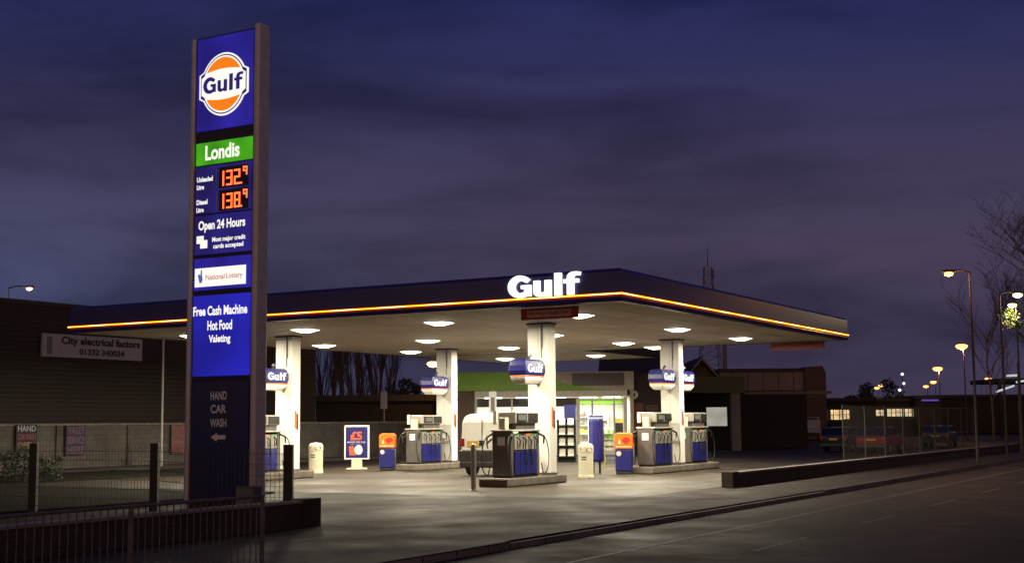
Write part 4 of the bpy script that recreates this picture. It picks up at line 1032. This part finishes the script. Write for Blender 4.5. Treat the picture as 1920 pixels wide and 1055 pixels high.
shed(150, 1556, 1640, 752, 'dark shed with a row of warm lit windows behind the flatbed truck', [(1538+20, 1549+18, 768, 786), (1568, 1579, 768, 786), (1581, 1592, 768, 785)])
shed(151.5, 1500, 1555, 758, 'low dark shed left of the warm lit windows', [(1537, 1552, 768, 786)])
shed(160, 1636, 1745, 752, 'dark low building with five yellowish lit windows', [(1643, 1657, 768, 779), (1664, 1679, 766, 780), (1681, 1694, 766, 780), (1697, 1709, 766, 780), (1712, 1727, 766, 781)], (.85, .72, .42), .9)
shed(170, 1745, 1990, 745, 'long dark low building at the right edge below the lamps')
shed(83, 592, 812, 752, 'low dark building far behind the bare poplars')
bl = thing('retail_canopy', 'white strip-lit canopy edge at the far right', 'canopy', (0, 125, 0))
for (xa, ya, xb, yb) in ((1868, 734, 1912, 722), (1906, 716, 1960, 708), (1888, 704, 1920, 702)):
    p0_, p1_ = at(xa, ya, 125), at(xb, yb, 125); p0_.y = 0; p1_.y = 1.5
    MB().tube(p0_, p1_, .10, n=6).build('strip_light', mat('cool_strip', (.7, .75, .75), .4, emit=.7, ecol=(.7, .75, .72)), bl)
MB().box(at(1880, 700, 125).x, at(1990, 700, 125).x, 1.8, 9, at(1890, 716, 125).z, at(1890, 708, 125).z).build('canopy_roof', M_sil, bl)
for px in (1890, 1950): MB().box(at(px, 790, 125).x, at(px, 790, 125).x+.3, 2, 2.3, 0, at(1890, 716, 125).z-.003).build('canopy_post', M_sil, bl)
# white plate on a post before the poplars
p = at(720, 749, 80); b = thing('hanging_plate', 'blank pale upright plate on a thin post before the dark poplars', 'sign', (p.x, 80, 0))
z0_, z1_ = at(720, 766, 80).z, at(720, 733, 80).z; box('plate', mat('plate_grey', (.42, .38, .38), .6), b, -.2, .2, -.02, .02, z0_, z1_); MB().tube((0, .05, 0), (0, .05, z1_), .04).build('post', M_galv, b)

# ------------------------------------------------------------------ lattice mast and chimney pole
Ym = 260
p = at(1334, 790, Ym); zt_ = at(1333, 462, Ym).z; zm = at(1333, 500, Ym).z
b = thing('lattice_mast', 'tall faint lattice radio mast rising behind the canopy on the right', 'radio mast', (p.x, Ym, 0))
mb = MB()
def half(z): return 2.4*(1-z/zm)**1.3+.75
nz_ = 20
for i in range(nz_):
    za, zb = zm*i/nz_, zm*(i+1)/nz_; a, c_ = half(za), half(zb)
    cs = [(-1, -1), (1, -1), (1, 1), (-1, 1)]
    for k in range(4):
        u_, v_ = cs[k], cs[(k+1) % 4]
        mb.tube((u_[0]*a, u_[1]*a, za), (u_[0]*c_, u_[1]*c_, zb), .09, n=4, caps=False)
        mb.tube((u_[0]*a, u_[1]*a, za), (v_[0]*c_, v_[1]*c_, zb), .045, n=4, caps=False)
        mb.tube((v_[0]*a, v_[1]*a, za), (u_[0]*c_, u_[1]*c_, zb), .045, n=4, caps=False)
        mb.tube((u_[0]*a, u_[1]*a, za), (v_[0]*a, v_[1]*a, za), .045, n=4, caps=False)
M_mast = mat('mast_steel', (.16, .13, .16), .7)
mb.build('lattice', M_mast, b); MB().tube((0, 0, zm), (0, 0, zt_), .12, .05, n=6).build('aerial', M_mast, b)
for k, z in enumerate((zm-1.5, zm-4.5)): MB().tube((1.0, 0, z-.8), (1.0, 0, z+.8), .25, n=8).build('antenna', M_mast, b)
p = at(1362, 790, 180); b = thing('dark_pole', 'plain dark thick pole right of the lattice mast', 'pole', (p.x, 180, 0))
MB().lathe([(.32, 0), (.28, at(1362, 600, 180).z)], n=12).build('pole_shaft', M_mast, b)
MB().lathe([(.4, 0), (.4, .3)], n=12).build('pole_base', M_kerb, b)

# ------------------------------------------------------------------ street lamps
def street_lamp(px, py, Y, side, label, power=0, col=(1.0, .52, .20), e=14, bulb=.22, pole=True, arm=.9, zbase=0):
    p = at(px, py, Y); b = thing('street_lamp', label, 'street lamp', (p.x+side*arm, Y, 0), 0, 'street lamps')
    pm = mat('lamp_column', (.06, .05, .045), .6, .3)
    if pole:
        MB().tube((0, 0, 0), (0, 0, p.z+.1), .07, .04, 8).build('column', pm, b)
        MB().path([(0, 0, p.z+.05), (-side*arm*.4, 0, p.z+.16), (-side*arm*.8, 0, p.z+.12)], .04).build('arm', pm, b)
    hd = MB().prism([(-side*arm-.3, p.z+.44*bulb), (-side*arm+.3, p.z+.44*bulb), (-side*arm+.2, p.z+.44*bulb+.1), (-side*arm-.2, p.z+.44*bulb+.1)], -.12, .12).build('lantern', pm, b)
    k = MB(); r = bulb; k.lathe([(r*.25, p.z-.62*r), (r*.75, p.z-.42*r), (r, p.z-.0), (r*.9, p.z+.25*r), (r*.5, p.z+.42*r)], cx=-side*arm, n=14, sx=1.25)
    k.build('lamp_bowl', mat('lamp_glow_%d' % int(col[2]*100), (.8, .7, .5), .4, emit=e, ecol=col), hd, smooth=True)
    if power:
        ld = bpy.data.lights.new('sodium', 'POINT'); ld.energy = power; ld.color = col; ld.shadow_soft_size = .15
        lo = bpy.data.objects.new('sodium_bulb', ld); COL.objects.link(lo); lo.parent = b; lo.location = (-side*arm, 0, p.z-.3)
    return b
SOD = (1.0, .42, .10); WRM = (1.0, .78, .45)
street_lamp(1779, 513, 57, 1, 'tall street lamp with arm, the highest lit one on the right', 200, SOD, 3.4, .17)
street_lamp(1803, 649, 112, 1, 'street lamp glowing warm just below and right of the tall lamp', 900, SOD, 3.0, .42, arm=.15)
street_lamp(1758, 691, 150, 1, 'street lamp glowing amber left of the tall lamp column', 900, SOD, 3.0, .46, arm=.15)
street_lamp(1908, 553, 66, -1, 'white-lit street lamp at the very right edge, upper of two', 120, WRM, 4, .20)
street_lamp(1898, 572, 72, 1, 'white-lit street lamp just above the green leaves at the right edge', 120, WRM, 4, .20, arm=.2)
street_lamp(55, 541, 75, -1, 'street lamp with long arm above the brown warehouse roof at upper left', 60, (1, .75, .5), 3.5, .15, arm=1.15)
street_lamp(812, 682, 80, 1, 'bright orange street light right beside the left rear column', 160, (1.0, .46, .09), 14, .30, arm=.3)
for px, py, lb in ((1652, 722, 'small distant lamp above the yellowish windows, left one of the pair'), (1644, 727, 'smallest distant lamp left of the pair above the lit windows'), (1736, 724, 'small distant lamp left of the amber street lamp'), (1750, 716, 'small distant lamp close under the amber street lamp'),
                   (1837, 718, 'small distant lamp right of the tall column, left of a trio'), (1846, 717, 'small distant lamp, middle of the trio right of the tall column'), (1853, 710, 'small distant lamp, top right of the trio')):
    street_lamp(px, py, 8*2473/(786-py)*.76, 1, lb, 0, SOD, 2.6, .42, arm=.3)
ap = at(1692, 706, 200); b = thing('bright_sign_mast', 'thin mast carrying two small white lights above the lit windows', 'light mast', (ap.x, 200, 0))
MB().tube((0, 0, 0), (0, 0, ap.z+.6), .10, n=6).build('mast', M_mast, b)
for dx, dz in ((0, .4), (.15, -1.0), (-.5, -2.0)): MB().lathe([(.1, ap.z+dz-.2), (.26, ap.z+dz), (.1, ap.z+dz+.2)], cx=dx, n=8).build('lamp', mat('cool_lamp', (.8, .8, .8), .4, emit=2.0, ecol=(.9, .92, 1)), b)
bs = shed(158, 1722, 1764, 747, 'low building with a dim blue strip light left of the tall lamp column')
xx0, xx1 = at(1726, 748, 158).x, at(1758, 748, 158).x; zq = at(1740, 750, 158).z
box('blue_strip', mat('blue_neon', (.05, .05, .4), .4, emit=.6, ecol=(.10, .09, .6)), bs, xx0, xx1, -.4, -.32, zq-.1, zq+.1)
